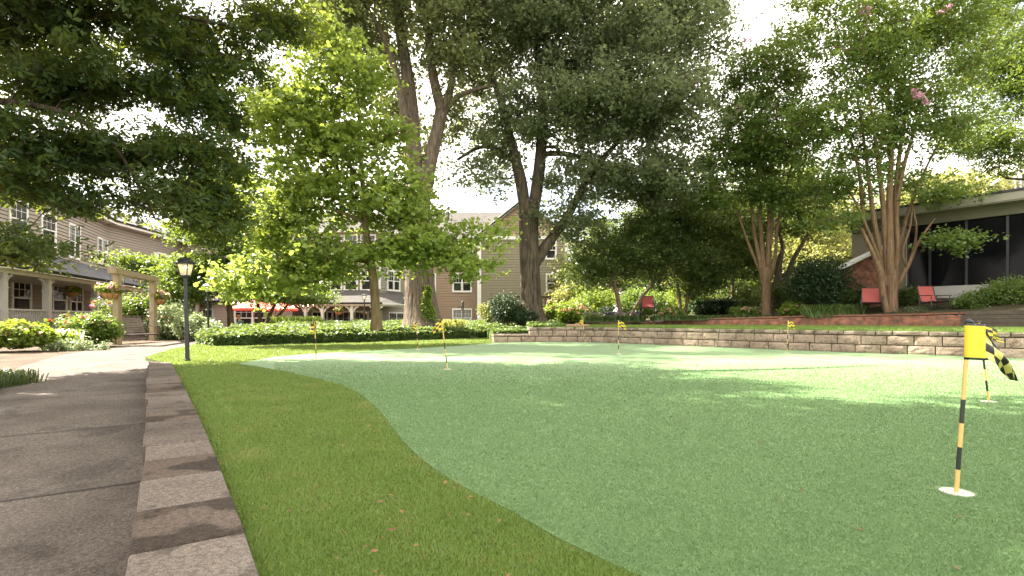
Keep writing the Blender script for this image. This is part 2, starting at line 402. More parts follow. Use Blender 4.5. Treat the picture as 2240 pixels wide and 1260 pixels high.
def tree(name, label, cat, base, limbs, Y, blobs, leafm, barkm, nleaf, lsize, shape='quad', sig=(.35, .35, .16), seed=1,
         group=None, nbranch=160, shell=2.2, k=10, up=.5, flute=.0, wob=.12, extra=None, spread=1.0, rmax=.06, droop=0, dense=None):
    rng = np.random.default_rng(seed)
    t = thing(name, label, cat, base, group)
    mb = MB(); nodes = []
    for i, l in enumerate(limbs):
        P, R = limb_px(l, Y, rng, wob)
        if i == 0 and flute:
            mb.tube(P, R, 24, flute=flute, seed=seed)
        else: mb.tube(P, R, k, cap=False)
        nodes += list(P[2:])
    C = crown_clumps(blobs, rng, shell)
    nb = min(nbranch, len(C)); sel = rng.choice(len(C), nb, replace=False)
    if nb: grow(mb, nodes, None, C[sel], rng, rmax=rmax)
    mb.build('trunk', barkm, t, smooth=True, offset=off(t))
    per = rng.multinomial(nleaf, rng.dirichlet(np.full(len(C), 2.0)))
    idx = np.repeat(np.arange(len(C)), per)
    sc = (.6+.8*rng.random(len(C)))[idx]
    def twigs(C, n, ls, sig, per_twig=9):
        nt_ = n//per_twig; w_ = rng.dirichlet(np.full(len(C), 1.6)); ci = rng.choice(len(C), nt_, p=w_); cs = (.55+.9*rng.random(len(C)))[ci]
        T_ = C[ci]+rng.normal(size=(nt_, 3))*np.array(sig)*cs[:, None]
        li = np.repeat(np.arange(nt_), per_twig)
        return T_[li]+rng.normal(size=(len(li), 3))*np.array((1., 1., .5))*ls*.95
    leaves('crown', twigs(C, nleaf, lsize, sig), lsize, leafm, t, shape, up, seed, off(t), spread, droop)
    if dense:  # extra leaf mass out of view, added only to cast shade
        C2 = crown_clumps(dense[0], rng, 2.6); leaves('crown', twigs(C2, dense[1], dense[2], (.4, .4, .25)), dense[2], leafm, t, shape, up, seed+1, off(t), spread, droop)
    if extra: extra(t, C, rng)
    return t

# ------------------------------------------------------------------ SETTING: ground sheets
def sheet(name, poly, z0, z1, m, kind='structure'):
    mb = MB(); mb.prism([(p[0], p[1]) for p in poly], z0, z1)
    o = mb.build(name, m); return tag(o, kind=kind)
mb = MB(); mb.add([(-400, -60, -1.3), (400, -60, -1.3), (400, 700, -1.3), (-400, 700, -1.3)], [(0, 1, 2, 3)])
tag(mb.build('ground', M['earth']), kind='structure')

cap_r = [(375, 793), (395, 830), (430, 900), (470, 990), (490, 1045), (530, 1150), (568, 1260)]
cap_l = [(325, 791), (322, 830), (321, 870), (320, 930), (316, 1000), (308, 1060), (295, 1170), (280, 1260)]
CR = np.array([G(x, y, .03)[:2] for x, y in cap_r]); CL = np.array([G(x, y, .03)[:2] for x, y in cap_l])
d = CR[-1]-CR[-2]; CR = np.vstack([CR, CR[-1]+d/np.linalg.norm(d)*5]); d = CL[-1]-CL[-2]; CL = np.vstack([CL, CL[-1]+d/np.linalg.norm(d)*5])
def resample(P, n):
    s = np.concatenate([[0], np.cumsum(np.linalg.norm(np.diff(P, axis=0), axis=1))]); u = np.linspace(0, s[-1], n)
    return np.stack([np.interp(u, s, P[:, i]) for i in range(P.shape[1])], 1)

path_edge = [G(318, 788, -.05)[:2], G(345, 775, -.02)[:2], G(385, 762, 0)[:2], G(432, 752, 0)[:2]]
lawn = [tuple(p) for p in CR[::-1]]+[tuple(p) for p in path_edge]+[(-9.5, 22), (-6, 30), (20, 30), (30, 10), (30, -6), (-.2, -6)]
sheet('lawn', lawn, -1.0, 0.0, M['lawn'])
green_px = [(520, 796), (600, 809), (700, 830), (760, 848), (800, 872), (835, 905), (870, 950), (905, 990), (960, 1033), (1040, 1080), (1120, 1120),
            (1200, 1167), (1290, 1213), (1400, 1262)]
gnear = [G(x, y)[:2] for x, y in green_px]
wall_px = [(1080, 750), (1160, 749), (1230, 748.5), (1300, 749), (1400, 753), (1500, 757), (1600, 761), (1700, 765), (1800, 769), (1900, 773), (2000, 776), (2100, 780), (2240, 785), (2400, 792), (2700, 806)]
WL = np.array([G(x, y)[:2] for x, y in wall_px])
gtop = [G(x, y)[:2] for x, y in [(600, 781), (700, 773), (800, 768), (900, 763), (1000, 757), (1070, 751.5)]]
GP = [tuple(p) for p in resample(spline(np.array(gnear), 4), 60)]
dd = np.array(GP[-1])-np.array(GP[-2])
green = GP+[(1.6, -.2), (4, -4), (16, -4)]+[tuple(p+np.array((.05, .1))) for p in WL[::-1]]+[tuple(p) for p in spline(np.array(gtop[::-1]), 3)]
sheet('putting_green', green, -.02, .006, M['turf'])

def inpoly(P, poly):
    x, y = P[:, 0], P[:, 1]; r = np.zeros(len(P), bool); n = len(poly)
    for i in range(n):
        x1, y1 = poly[i]; x2, y2 = poly[(i+1) % n]
        c = ((y1 > y) != (y2 > y)) & (x < (x2-x1)*(y-y1)/(y2-y1+1e-12)+x1)
        r ^= c
    return r
# grass blades on the lawn, as fine as the distance needs
def grass():
    rng = np.random.default_rng(5); out = []
    for q_ in (0,):
        y = .9*(23/.9)**rng.random(1100000); P = np.stack([rng.uniform(-1.08, .62, 1100000)*y-.2, y], 1)
        P = P[(P[:, 0] < 1.9) | (P[:, 1] > 6)]
        Pj = P+rng.normal(size=P.shape)*.014; k = inpoly(P, lawn) & ~inpoly(Pj, green); P = P[k]
        # only what the photograph can see, plus a margin
        k = np.abs(P[:, 0]) < P[:, 1]*1.1+.4; P = P[k]
        h = .012+.0011*P[:, 1]; w = (.0015*P[:, 1]+.0014)[:, None]; clump = .75+.5*np.sin(P[:, 0]*7+np.sin(P[:, 1]*5))*np.sin(P[:, 1]*6+P[:, 0]*3)*.5
        m = len(P); hh = h*clump*(.55+.9*rng.random(m)); a = rng.random(m)*math.pi; ln = rng.normal(size=(m, 2))*.5*hh[:, None]
        d = np.stack([np.cos(a), np.sin(a)], 1)*w*.5
        V = np.zeros((m, 3, 3)); V[:, 0, :2] = P-d; V[:, 1, :2] = P+d; V[:, 2, :2] = P+ln; V[:, 2, 2] = hh; V[:, :2, 2] = 0
        out.append(V)
    V = np.concatenate(out)
    o = fast_mesh('grass', V, [(0, 1, 2)], M['blade']); tag(o, 'short green lawn grass between the block edging and the putting green', 'grass', kind='stuff')
grass()
def pile():
    rng = np.random.default_rng(15); out = []
    for q_ in (0,):
        y = 1.2*(9/1.2)**rng.random(760000); P = np.stack([rng.uniform(-4, 9, 760000)*y/9*1.02, y], 1)
        P = P[inpoly(P, green) & (np.abs(P[:, 0]) < P[:, 1]*1.05+.2)]
        for cx_, cy_ in [G(2092, 1078)[:2], G(2163, 879)[:2], G(979, 808)[:2]]: P = P[np.hypot(P[:, 0]-cx_, P[:, 1]-cy_) > .068]
        fade = np.clip((9-P[:, 1])/3.5, 0, 1); P = P[rng.random(len(P)) < fade]
        h = .007+.0007*P[:, 1]; w = (.0011*P[:, 1]+.0006)[:, None]
        m = len(P); hh = h*(.5+.9*rng.random(m)); a = rng.random(m)*math.pi; ln = rng.normal(size=(m, 2))*.7*hh[:, None]; d = np.stack([np.cos(a), np.sin(a)], 1)*w*.5
        V = np.zeros((m, 3, 3)); V[:, 0, :2] = P-d; V[:, 1, :2] = P+d; V[:, 2, :2] = P+ln; V[:, :, 2] = .005; V[:, 2, 2] += hh; out.append(V)
    tag(fast_mesh('turf_pile', np.concatenate(out), [(0, 1, 2)], leafmat('turf_fibre', (.102, .188, .066), (.150, .25, .094), (.16, .26, .07), .2, nscale=3)), 'short fibre pile of the putting green turf', 'turf', kind='stuff')
pile()

# path: strip between the edging wall and its own left edge
PR = np.vstack([CL[::-1][:-1]+np.array((.05, .0)), [G(325, 790, -.06)[:2], G(345, 775, -.04)[:2], G(385, 762, -.03)[:2], G(432, 752, -.03)[:2], G(470, 747, -.03)[:2], G(500, 742, -.03)[:2]]])
PR = resample(PR, 60)
T = np.gradient(PR, axis=0); T /= np.linalg.norm(T, axis=1)[:, None]
Nn = np.stack([-T[:, 1], T[:, 0]], 1)
wid = np.interp(np.arange(60), [0, 35, 45, 59], [1.75, 1.75, 1.9, 1.3])
PLe = PR+Nn*wid[:, None]
pz = np.interp(PR[:, 1], [0, 4, 8, 12], [-.32, -.28, -.07, -.04])
mb = MB(); V = []; 
for i in range(60):
    for t in np.linspace(0, 1, 5):
        p = PR[i]*(1-t)+PLe[i]*t; V.append((p[0], p[1], pz[i]))
mb.add(V, [(i*5+j, (i+1)*5+j, (i+1)*5+j+1, i*5+j+1) for i in range(59) for j in range(4)])
pobj = mb.build('path', M['path'], smooth=True); tag(pobj, kind='structure')
# joints cut across the slabs: thin dark grooves
mb = MB(); s = np.concatenate([[0], np.cumsum(np.linalg.norm(np.diff(PR, axis=0), axis=1))])
u0 = s[int(np.argmin(np.linalg.norm(PR-np.array(G(285, 1072, -.3)[:2]), axis=1)))]
for u in [q for q in np.arange(u0-1.9*3, s[-1]-1, 1.9) if q > .2]:
    i = int(np.searchsorted(s, u))-1; f_ = (u-s[i])/(s[i+1]-s[i])
    a = PR[i]*(1-f_)+PR[i+1]*f_; b = PLe[i]*(1-f_)+PLe[i+1]*f_; z = pz[i]*(1-f_)+pz[i+1]*f_+.006
    tt = T[i]*.008
    mb.add([(a[0]-tt[0], a[1]-tt[1], z), (a[0]+tt[0], a[1]+tt[1], z), (b[0]+tt[0], b[1]+tt[1], z), (b[0]-tt[0], b[1]-tt[1], z)], [(0, 1, 2, 3)])
tag(mb.build('path_joints', mat('joint', (.03, .026, .022), .9)), kind='structure')

# planting bed ground left of the path
gx = np.linspace(-60, -2, 90); gy = np.linspace(-8, 60, 100)
mb = MB(); V = []; rg = np.random.default_rng(3)
edge_y = PLe[:, 1]; edge_x = PLe[:, 0]
for y in gy:
    ex = np.interp(y, edge_y, edge_x) if y < edge_y[-1] else edge_x[-1]+(y-edge_y[-1])*.35
    ez = np.interp(y, edge_y, pz)
    for j, t in enumerate(np.linspace(0, 1, 60)**1.6):
        x = ex-t*45; V.append((x, y, ez+.02*min(1, t*30)+.06*math.sin(x*1.3)*math.cos(y*.9)*min(1, t*12)-.01-.35*min(1, max(0, (y-20)/12))))
mb.add(V, [(i*60+j, i*60+j+1, (i+1)*60+j+1, (i+1)*60+j) for i in range(99) for j in range(59)])
tag(mb.build('mulch_bed', M['mulch'], smooth=True), kind='structure')

# ------------------------------------------------------------------ edging wall (seat-high block edging beside the path)
t = thing('edging_wall', 'low brown concrete block edging wall between the path and the lawn', 'wall', (CR[3][0], CR[3][1], 0))
mb = MB(); A = resample(CR, 200); B = resample(CL, 200)
sA = np.concatenate([[0], np.cumsum(np.linalg.norm(np.diff(B, axis=0), axis=1))])
rg = random.Random(4)
uj = sA[int(np.argmin(np.linalg.norm(B-np.array(G(286, 1214, .03)[:2]), axis=1)))]
cuts = [uj+.44*4]
for l in (.44, .44, .44, .44, .40, .44, .38, .36, .40)+(.42,)*30:
    if cuts[-1]-l < .15: break
    cuts.append(cuts[-1]-l)
cuts = cuts[::-1]; cuts[0] = 0
def near_on(P, q): return P[int(np.argmin(np.linalg.norm(P-q, axis=1)))]
A4 = resample(CR, 1500)
mbs = MB()
for i in range(len(cuts)-1):
    g = .004; ia = np.interp([cuts[i]+g, (cuts[i]+cuts[i+1])/2, min(cuts[i+1], sA[-1])-g], sA, np.arange(200))
    b = [np.array([np.interp(q, np.arange(200), B[:, c]) for c in (0, 1)]) for q in ia]; a = [near_on(A4, q) for q in b]
    z1 = .035+rg.uniform(-.004, .004); k_ = len(cuts)-2-i; mi = (1, 1, 1, 1, 2, 1, 2, 1, 0, 0, 2, 0)[k_] if k_ < 12 else rg.choice([0, 0, 1, 2]); jx = rg.uniform(-.008, .008)
    poly = [a[0], a[1], a[2], b[2]+jx, b[1]+jx, b[0]+jx]
    vv = [(p[0], p[1], .035-.11) for p in poly]+[(p[0], p[1], z1-.008) for p in poly]
    c = sum(poly)/6; vv += [(p[0]+(c[0]-p[0])*.025, p[1]+(c[1]-p[1])*.025, z1) for p in poly]
    n = 6; fs = [tuple(range(n-1, -1, -1)), tuple(range(2*n, 3*n))]+[(q*n+k, q*n+(k+1) % n, (q+1)*n+(k+1) % n, (q+1)*n+k) for q in (0, 1) for k in range(n)]
    mb.add(vv, fs, mi)
    inn = [a[0], a[2], b[2]+(a[2]-b[2])*.07, b[0]+(a[0]-b[0])*.07]
    mbs.prism([(p[0], p[1]) for p in inn], -.6, .035-.112)
mb.build('cap_course', [M['cap'], M['cap_pale'], M['cap_dark']], t, offset=off(t))
mbs.build('base_course', M['cap_dark'], t, offset=off(t))

# ------------------------------------------------------------------ right retaining wall of split blocks
def along(P):
    s = np.concatenate([[0], np.cumsum(np.linalg.norm(np.diff(P, axis=0), axis=1))])
    def f(u): return np.array([np.interp(u, s, P[:, 0]), np.interp(u, s, P[:, 1])])
    return f, s[-1]
fW, LW = along(spline(WL, 4))
t = thing('retaining_wall', 'curved tan split-face block retaining wall at the far edge of the putting green', 'wall', (WL[5][0], WL[5][1], 0))
def block(mb, u0, u1, z0, z1, rg, depth=.28, g=.009, bulge=.018, mi=0):
    a = fW(u0+g); b = fW(u1-g); dr = b-a; L = np.linalg.norm(dr); dr /= L; nr = np.array((-dr[1], dr[0]))
    if nr[1] > 0: nr = -nr      # outward = toward the green
    nu, nz = 6, 4; V = []
    for j in range(nz+1):
        for i in range(nu+1):
            ed = (i in (0, nu)) or (j in (0, nz))
            o = (-.004 if ed else bulge*(.35+rg.random()))
            p = a+dr*L*i/nu+nr*o; V.append((p[0], p[1], z0+g+(z1-z0-2*g)*j/nz))
    fs = [(j*(nu+1)+i, j*(nu+1)+i+1, (j+1)*(nu+1)+i+1, (j+1)*(nu+1)+i) for j in range(nz) for i in range(nu)]
    k = len(V)
    for (i, j) in ((0, 0), (nu, 0), (nu, nz), (0, nz)):
        p = a+dr*L*i/nu-nr*depth; V.append((p[0], p[1], z0+g+(z1-z0-2*g)*j/nz))
    fs += [(0, k, k+1, nu), (nu, k+1, k+2, nz*(nu+1)+nu), (nz*(nu+1)+nu, k+2, k+3, nz*(nu+1)), (nz*(nu+1), k+3, k, 0), (k, k+3, k+2, k+1)]
    mb.add(V, fs, mi)
rg = random.Random(9)
uStep = np.linalg.norm(WL[1]-WL[0])
for nm, z0, z1, u0, ofs in (('block_course', 0, .19, 0, 0), ('block_course', .19, .39, uStep-.02, .22), ('cap_course', .39, .49, uStep-.04, .1)):
    mb = MB(); u = u0
    first = True
    while u < LW-.5:
        l = (.46 if nm == 'block_course' else rg.choice([.3, .46, .6]))
        if first and ofs: l = .3
        first = False
        block(mb, u, u+l, z0, z1, rg, mi=0, bulge=.012 if nm == 'block_course' else .009); u += l
    mb.build(nm, M['block'] if nm == 'block_course' else M['block_cap'], t, offset=off(t))
mb = MB(); u = 0
while u < uStep-.1:
    block(mb, u, min(u+.5, uStep-.04), .19, .28, rg, bulge=.012); u += .5
mb.build('cap_course', M['block_cap'], t, offset=off(t))
# dark fill behind the joints
mb = MB()
for i in range(60):
    a = fW(uStep+(LW-uStep)*i/60); b = fW(uStep+(LW-uStep)*(i+1)/60); dr = (b-a)/np.linalg.norm(b-a); nr = np.array((-dr[1], dr[0])); nr = nr if nr[1] > 0 else -nr
    q = [a+nr*.03, b+nr*.03, b+nr*.25, a+nr*.25]; mb.prism([tuple(x) for x in q], -.3, .48)
mb.build('fill', M['earth'], t, offset=off(t))

# terrace lawn behind it, brick wall, bank
BRp = [(1235, 709.5, 24.5, .60), (1310, 711, 23, .62), (1500, 712, 21, .70), (1700, 713, 19.5, .77), (1900, 714, 18, .84), (2100, 716, 15.9, .87), (2240, 717, 14.9, .93), (2500, 720, 12.8, .97)]
BL = np.array([[XA(p[0], p[2]), p[2]] for p in BRp]); BZ = np.array([p[3] for p in BRp])
Wb = np.array([fW(u)+np.array((.06, .27)) for u in np.linspace(uStep+.3, LW, 40)])
terr = [tuple(p) for p in Wb]+[tuple(p+np.array((0, .1))) for p in BL[::-1]]+[(BL[0][0]-1.5, 20)]
sheet('terrace_lawn', terr, -.3, .50, M['lawn_far'])
def grass_ter():
    rng = np.random.default_rng(6); P = np.stack([rng.uniform(1, 24, 260000), rng.uniform(8, 25, 260000)], 1)
    P = P[inpoly(P, terr)][:90000]; m = len(P); V = np.zeros((m, 3, 3)); a = rng.random(m)*math.pi; d = np.stack([np.cos(a), np.sin(a)], 1)*.008
    V[:, 0, :2] = P-d; V[:, 1, :2] = P+d; V[:, 2, :2] = P+rng.normal(size=(m, 2))*.02; V[:, :, 2] = .5; V[:, 2, 2] += .04*(.5+rng.random(m))
    tag(fast_mesh('grass', V, [(0, 1, 2)], M['blade']), 'strip of lawn grass on the terrace above the block retaining wall', 'grass', kind='stuff')
grass_ter()
def uvwall(name, pts, z0s, z1s, thick, m, parent=None, offset=None):
    """a thin wall along 2D pts with uv in metres"""
    me = bpy.data.meshes.new(name); V = []; Fc = []; UV = []
    s = 0; n = len(pts)
    for i in range(n-1):
        a = np.array(pts[i]); b = np.array(pts[i+1]); L = np.linalg.norm(b-a); dr = (b-a)/L; nr = np.array((-dr[1], dr[0])); nr = nr if nr[1] > 0 else -nr
        a2, b2 = a+nr*thick, b+nr*thick; k = len(V)
        V += [(a[0], a[1], z0s[i]), (b[0], b[1], z0s[i+1]), (b[0], b[1], z1s[i+1]), (a[0], a[1], z1s[i]),
              (a2[0], a2[1], z0s[i]), (b2[0], b2[1], z0s[i+1]), (b2[0], b2[1], z1s[i+1]), (a2[0], a2[1], z1s[i])]
        Fc += [(k, k+1, k+2, k+3), (k+3, k+2, k+6, k+7)]; UV += [(s, z0s[i]), (s+L, z0s[i+1]), (s+L, z1s[i+1]), (s, z1s[i]), (s, 0), (s+L, 0), (s+L, thick), (s, thick)]
        Fc += [(k+5, k+4, k+7, k+6)]; UV += [(s+L, z0s[i+1]), (s, z0s[i]), (s, z1s[i]), (s+L, z1s[i+1])]
        if i == 0: Fc.append((k, k+3, k+7, k+4)); UV += [(0, 0), (0, 1), (thick, 1), (thick, 0)]
        if i == n-2: Fc.append((k+1, k+5, k+6, k+2)); UV += [(0, 0), (thick, 0), (thick, 1), (0, 1)]
        s += L
    if offset is not None: V = [tuple(np.array(v)-offset) for v in V]
    me.from_pydata(V, [], Fc); uv = me.uv_layers.new(name='uv'); uv.data.foreach_set('uv', np.array(UV, float).reshape(-1))
    me.materials.append(m); me.update(); o = bpy.data.objects.new(name, me); COL.objects.link(o)
    if parent: o.parent = parent
    return o
bw = thing('brick_wall', 'low red brick wall along the back of the grass terrace', 'wall', (BL[3][0], BL[3][1], .5))
ss = np.linspace(0, len(BL)-1, 40); bp_ = [[np.interp(q, range(len(BL)), BL[:, 0]), np.interp(q, range(len(BL)), BL[:, 1])] for q in ss]; bz_ = [np.interp(q, range(len(BL)), BZ) for q in ss]
uvwall('brick_course', bp_, [.42]*40, bz_, .22, M['brick'], bw, off(bw))
mb = MB()
u = 0; bf, bLn = along(np.array(bp_)); rg = random.Random(3)
while u < bLn-.22:
    a = bf(u+.004); b = bf(u+.206); z = np.interp(u/bLn, np.linspace(0, 1, 40), bz_)
    dr = (b-a)/np.linalg.norm(b-a); nr = np.array((-dr[1], dr[0])); nr = nr if nr[1] > 0 else -nr
    o_ = rg.uniform(-.012, .004)
    mb.prism([tuple(a+nr*(o_-.012)), tuple(b+nr*(o_-.012)), tuple(b+nr*.235), tuple(a+nr*.235)], z+.001, z+.055+rg.uniform(-.004, .004)); u += .21
mb.build('brick_coping', mat('brick_coping', (.26, .1, .06), .9, (.14, .075, .05), 6, .004), bw, offset=off(bw))
# timber baulks stacked on the right end
tb = thing('timber_edging', 'dark brown timber edging stacked on the brick wall at the right', 'edging', (XA(2170, 15.6), 15.6, .9))
mb = MB()
for a_, b_, z_ in ((2095, 2240, .50), (2243, 2500, .53)):
    pa, pb = [np.array([XA(p, q), q-.13]) for p, q in ((a_, 15.93 if a_ < 2200 else 14.86), (b_, 14.9 if b_ < 2300 else 12.8))]
    for q in range(4):
        a = pa+(pb-pa)*(.0, .02, .0, .06)[q]; mb.bar((a[0], a[1]-.012*(q % 2), z_+.06+q*.122), (pb[0], pb[1]-.012*(q % 2), z_+.075+q*.125), .14, .115)
mb.build('timber', M['wood_dark'], tb, offset=off(tb))
# broken brick slabs at the wall's left end
sl = thing('brick_slab', 'reddish brick slab lying at the left end of the block retaining wall top', 'slab', (*G(1265, 720, .5)[:2]*0+np.array([XA(1262, 17.6), 17.6]), .49))
mb = MB(); x0 = XA(1238, 17.6); x1 = XA(1290, 17.6)
mb.prism([(x0, 17.5), (x1-.3, 17.4), (x1, 17.8), (x0+.1, 17.9)], .49, .575); mb.prism([(x0+.3, 17.45), (x1-.35, 17.45), (x1-.25, 17.75), (x0+.35, 17.8)], .575, .61)
mb.build('slab', M['brick'] and mat('slab_brick', (.34, .18, .13), .9, (.45, .27, .2), 8, .01), sl, offset=off(sl))

# bank behind the brick wall, rising to the right
def bank_z(x, y):
    yb = np.interp(x, BL[:, 0], BL[:, 1]); zb = np.interp(x, BL[:, 0], BZ)
    d_ = max(0, y-yb-.2); k = np.clip((x-6)/8, 0, 1)
    return zb-.0+min(d_, 8)*(.0+.09*k)+.03*math.sin(x*1.7+y)*min(1, d_)
mb = MB(); V = []; nx, ny = 70, 50
for i in range(nx):
    x = 2.2+(i/(nx-1))*60; yb = np.interp(x, BL[:, 0], BL[:, 1])+.2
    for j in range(ny):
        y = yb+(j/(ny-1))**1.7*75; V.append((x, y, bank_z(x, y)))
mb.add(V, [(i*ny+j, (i+1)*ny+j, (i+1)*ny+j+1, i*ny+j+1) for i in range(nx-1) for j in range(ny-1)])
tag(mb.build('planting_bank', M['earth'], smooth=True), kind='structure')

# ------------------------------------------------------------------ ivy bed
iv_front = np.array([G(x, y)[:2] for x, y in [(432, 752), (470, 757), (540, 756), (620, 753), (720, 751), (820, 748), (900, 745), (980, 742), (1070, 739)]]+[[XA(1082, 16.9), 17.0], [XA(1160, 17.2), 17.2], [XA(1240, 17.6), 17.6]])
def ivy_h(s, x):   # s = metres back from the front edge
    base = .40*min(1, s/.35)**.5+.045*max(0, s-.3)
    return base
def ivy():
    rng = np.random.default_rng(8); n = 150000
    fx, L = along(iv_front)
    U = rng.random(n)*L; S = rng.random(n)**1.25*8.5
    P = np.array([np.interp(U, np.linspace(0, L, 200), [fx(u)[i] for u in np.linspace(0, L, 200)]) for i in (0, 1)]).T
    # front face gets its own leaves
    S[:n//4] = rng.random(n//4)*.12
    x = P[:, 0]; y = P[:, 1]+S
    right = x > XA(1075, 17)
    top = .40*np.minimum(1, (S+.02)/.3)**.5+.042*np.maximum(0, S-.3)+.05*np.sin(x*2.3+1)*np.cos(y*1.9)+.04*np.sin(x*5.1)*np.sin(y*4.3)
    top = np.where(right, np.where(x > XA(1162, 17), .52, .34)+.05*S*.6, top)
    top = np.minimum(top, .66+.05*np.sin(x*3+y*2))
    z = top-np.abs(rng.normal(size=n))*.05
    z[:n//4] = rng.random(n//4)*top[:n//4].clip(.3, .5)
    z = np.where(right & (np.arange(n) < n//4), top, z)
    C = np.stack([x, y+rng.normal(size=n)*.03, z], 1)
    T_, FF = SHAPES['round']
    return leaf_verts(C, .075, rng, T_, .7), FF
Vv, FF = ivy()
o = fast_mesh('ivy_bed', Vv, FF, M['leaf_ivy']); tag(o, 'broad low bed of glossy ivy ground cover behind the putting green', 'ground cover', kind='stuff')
mb = MB(); fx, L = along(iv_front); V = []; sl_ = [0.03, .1, .25, .5, 1, 2, 4, 6, 9]
for i in range(80):
    p = fx(L*i/79)
    right = p[0] > XA(1075, 17)
    for s_ in sl_:
        h_ = (.34*min(1, s_/.3)**.5+.042*max(0, s_-.3)-.05) if not right else ((.45 if p[0] > XA(1162, 17) else .28)+.03*s_)
        if s_ < .05 and not right: h_ = -.02
        V.append((p[0], p[1]+s_+.05, min(h_, .56)))
k = len(sl_); mb.add(V, [(i*k+j, (i+1)*k+j, (i+1)*k+j+1, i*k+j+1) for i in range(79) for j in range(k-1)])
tag(mb.build('ivy_soil', mat('ivy_soil', (.02, .035, .012), .9, (.035, .05, .018), 20)), kind='structure')

# ------------------------------------------------------------------ flagsticks
def flag_surface(nu, nv, fn):
    return [[np.array(fn(i/nu, j/nv)) for i in range(nu+1)] for j in range(nv+1)]
def flagstick(base_px, top_px, label, style, seed=0, zt=None):
    b = G(*base_px, .006); Y = b[1]
    top = W(top_px[0], top_px[1], Y); ax = top-b; Ln = np.linalg.norm(ax); axn = ax/Ln
    t = thing('flagstick', label, 'golf flag', b, 'checkered flagsticks on the putting green')
    def at(u): return ax*u
    rad = .0082
    yl = MB(); bk = MB()
    bands = [(0, .135, 0), (.135, .266, 1), (.266, .404, 0), (.404, .542, 1), (.542, .985, 0)]
    mb = MB()
    for a, c, k in bands: mb.tube([at(a), at((a+c)/2), at(c)], rad, 12, k)
    mb.build('pole', [M['rod_yellow'], M['rod_black']], t, smooth=False)
    mb = MB(); mb.tube([at(.985), at(.995), at(1.0), at(1.008)], [.014, .015, .012, .005], 12); mb.build('finial', M['black'], t, smooth=True)
    cp = MB(); R = .054
    cp.lathe((0, 0, -.008), [(R+.003, .0), (R+.003, .0125), (R, .0135), (R-.004, .0105), (.014, .0100), (.012, .0115)], 32)
    cp.build('cup', M['cup_white'], t, smooth=False)
    # flag: sleeve then checkered cloth, in metres relative to the pole
    rg = np.random.default_rng(seed); nu, nv = 24, 16
    hgt = .15
    def P(x, z, y=0): return at(.985)+np.array((x, y, z))
    mb = MB()
    if style == 'open':       # pulled out to the right then drooping to a tip
        sg = 1
        def fn(u, v):         # v=0 top,1 bottom
            if u < .32:
                q = u/.32; return P(-.02+.085*q, -.0-hgt*v-.004*q, -.015*math.sin(q*math.pi)-.006*math.sin(q*9))
            q = (u-.32)/.68
            tl = np.array((.065+.02*math.sin(q*3), 0)); 
            xt = .065+.125*q; zt_ = -.002-.235*q**1.25; xb = .065+.125*q**.9; zb = -hgt-.085*q**1.1
            x = xt*(1-v)+xb*v; z = zt_*(1-v)+zb*v
            if z > 0: z = 0
            return P(x, z, .022*math.sin(q*5+v*4)*(1-.3*q)+.01*math.sin(v*9))
    elif style == 'right':
        def fn(u, v):
            if u < .1: return P(-.012+.02*u/.1, -hgt*v, -.012)
            q = (u-.1)/.9; return P(.008+.15*q, -.0-hgt*v*(1-.25*q)-.10*q**1.4, .02*math.sin(q*6+v*2))
    elif style == 'left':
        def fn(u, v):
            if u < .12: return P(.012-.02*u/.12, -hgt*v, -.012)
            q = (u-.12)/.88; return P(-.006-.115*q, -.02*q-hgt*v*(1-.15*q)-.055*q**1.3, -.02+.02*math.sin(q*6+v*3))
    elif style == 'wrap':
        def fn(u, v):
            q = u; return P(.05*math.cos(q*5.2)-.015, -hgt*v-.05*q*q-.02*abs(math.cos(q*5)), -.02+.04*math.sin(q*5.2)+.01*math.sin(v*5))
    elif style == 'far':      # thin folded flag seen beyond the near one
        def fn(u, v):
            q = u; return P(.0+.21*q, -.005-.13*q**1.5-hgt*v*(1-.72*q), .03*math.sin(q*8+v*2))
    S = flag_surface(nu, nv, fn); V = [p for r in S for p in r]
    for j in range(nv):
        for i in range(nu):
            u = (i+.5)/nu; v = (j+.5)/nv
            sleeve = .32 if style == 'open' else .08
            if u < sleeve: mi = 1 if (v < .07 or v > .95) else 0
            else:
                q = (u-sleeve)/(1-sleeve); nq, nv_ = (5, 4) if style in ('open', 'far') else (3, 4)
                mi = 1 if (int(q*nq)+int(v*nv_)) % 2 == 0 else 0 if style != 'open' else 2
                if v < .04: mi = 1
            mb.f.append([j*(nu+1)+i, j*(nu+1)+i+1, (j+1)*(nu+1)+i+1, (j+1)*(nu+1)+i]); mb.m.append(mi)
    mb.v.append(np.array(V)); mb.n += len(V)
    o = mb.build('flag', [M['yellow'], M['black'], M['yellow_pale']], t, smooth=True)
    md = o.modifiers.new('thick', 'SOLIDIFY'); md.thickness = .002
    return t
flagstick((2092, 1078), (2120, 701), 'nearest yellow and black flagstick with wide drooping checkered flag and white cup', 'open')
flagstick((2163, 879), (2141, 703), 'flagstick with black and white bands leaning behind the nearest yellow flag', 'far', 2)
flagstick((979, 808), (966, 698), 'checkered flagstick with white cup standing left of centre on the green', 'left', 3)
flagstick((692, 786), (688, 702), 'leftmost flagstick, its checkered flag wrapped in front of the ivy bed', 'wrap', 4)
flagstick((914, 765), (911, 705), 'small distant flagstick in front of the wide ivy-covered oak trunk', 'left', 5)
flagstick((1281, 751), (1274, 697), 'distant flagstick before the brick slab on the block wall', 'left', 6)
flagstick((1353, 775), (1353, 699), 'flagstick with pale checkered flag hanging right, in front of the block wall', 'right', 7)
flagstick((1722, 771), (1724, 699), 'flagstick in front of the block wall near the left crape myrtle', 'right', 8)

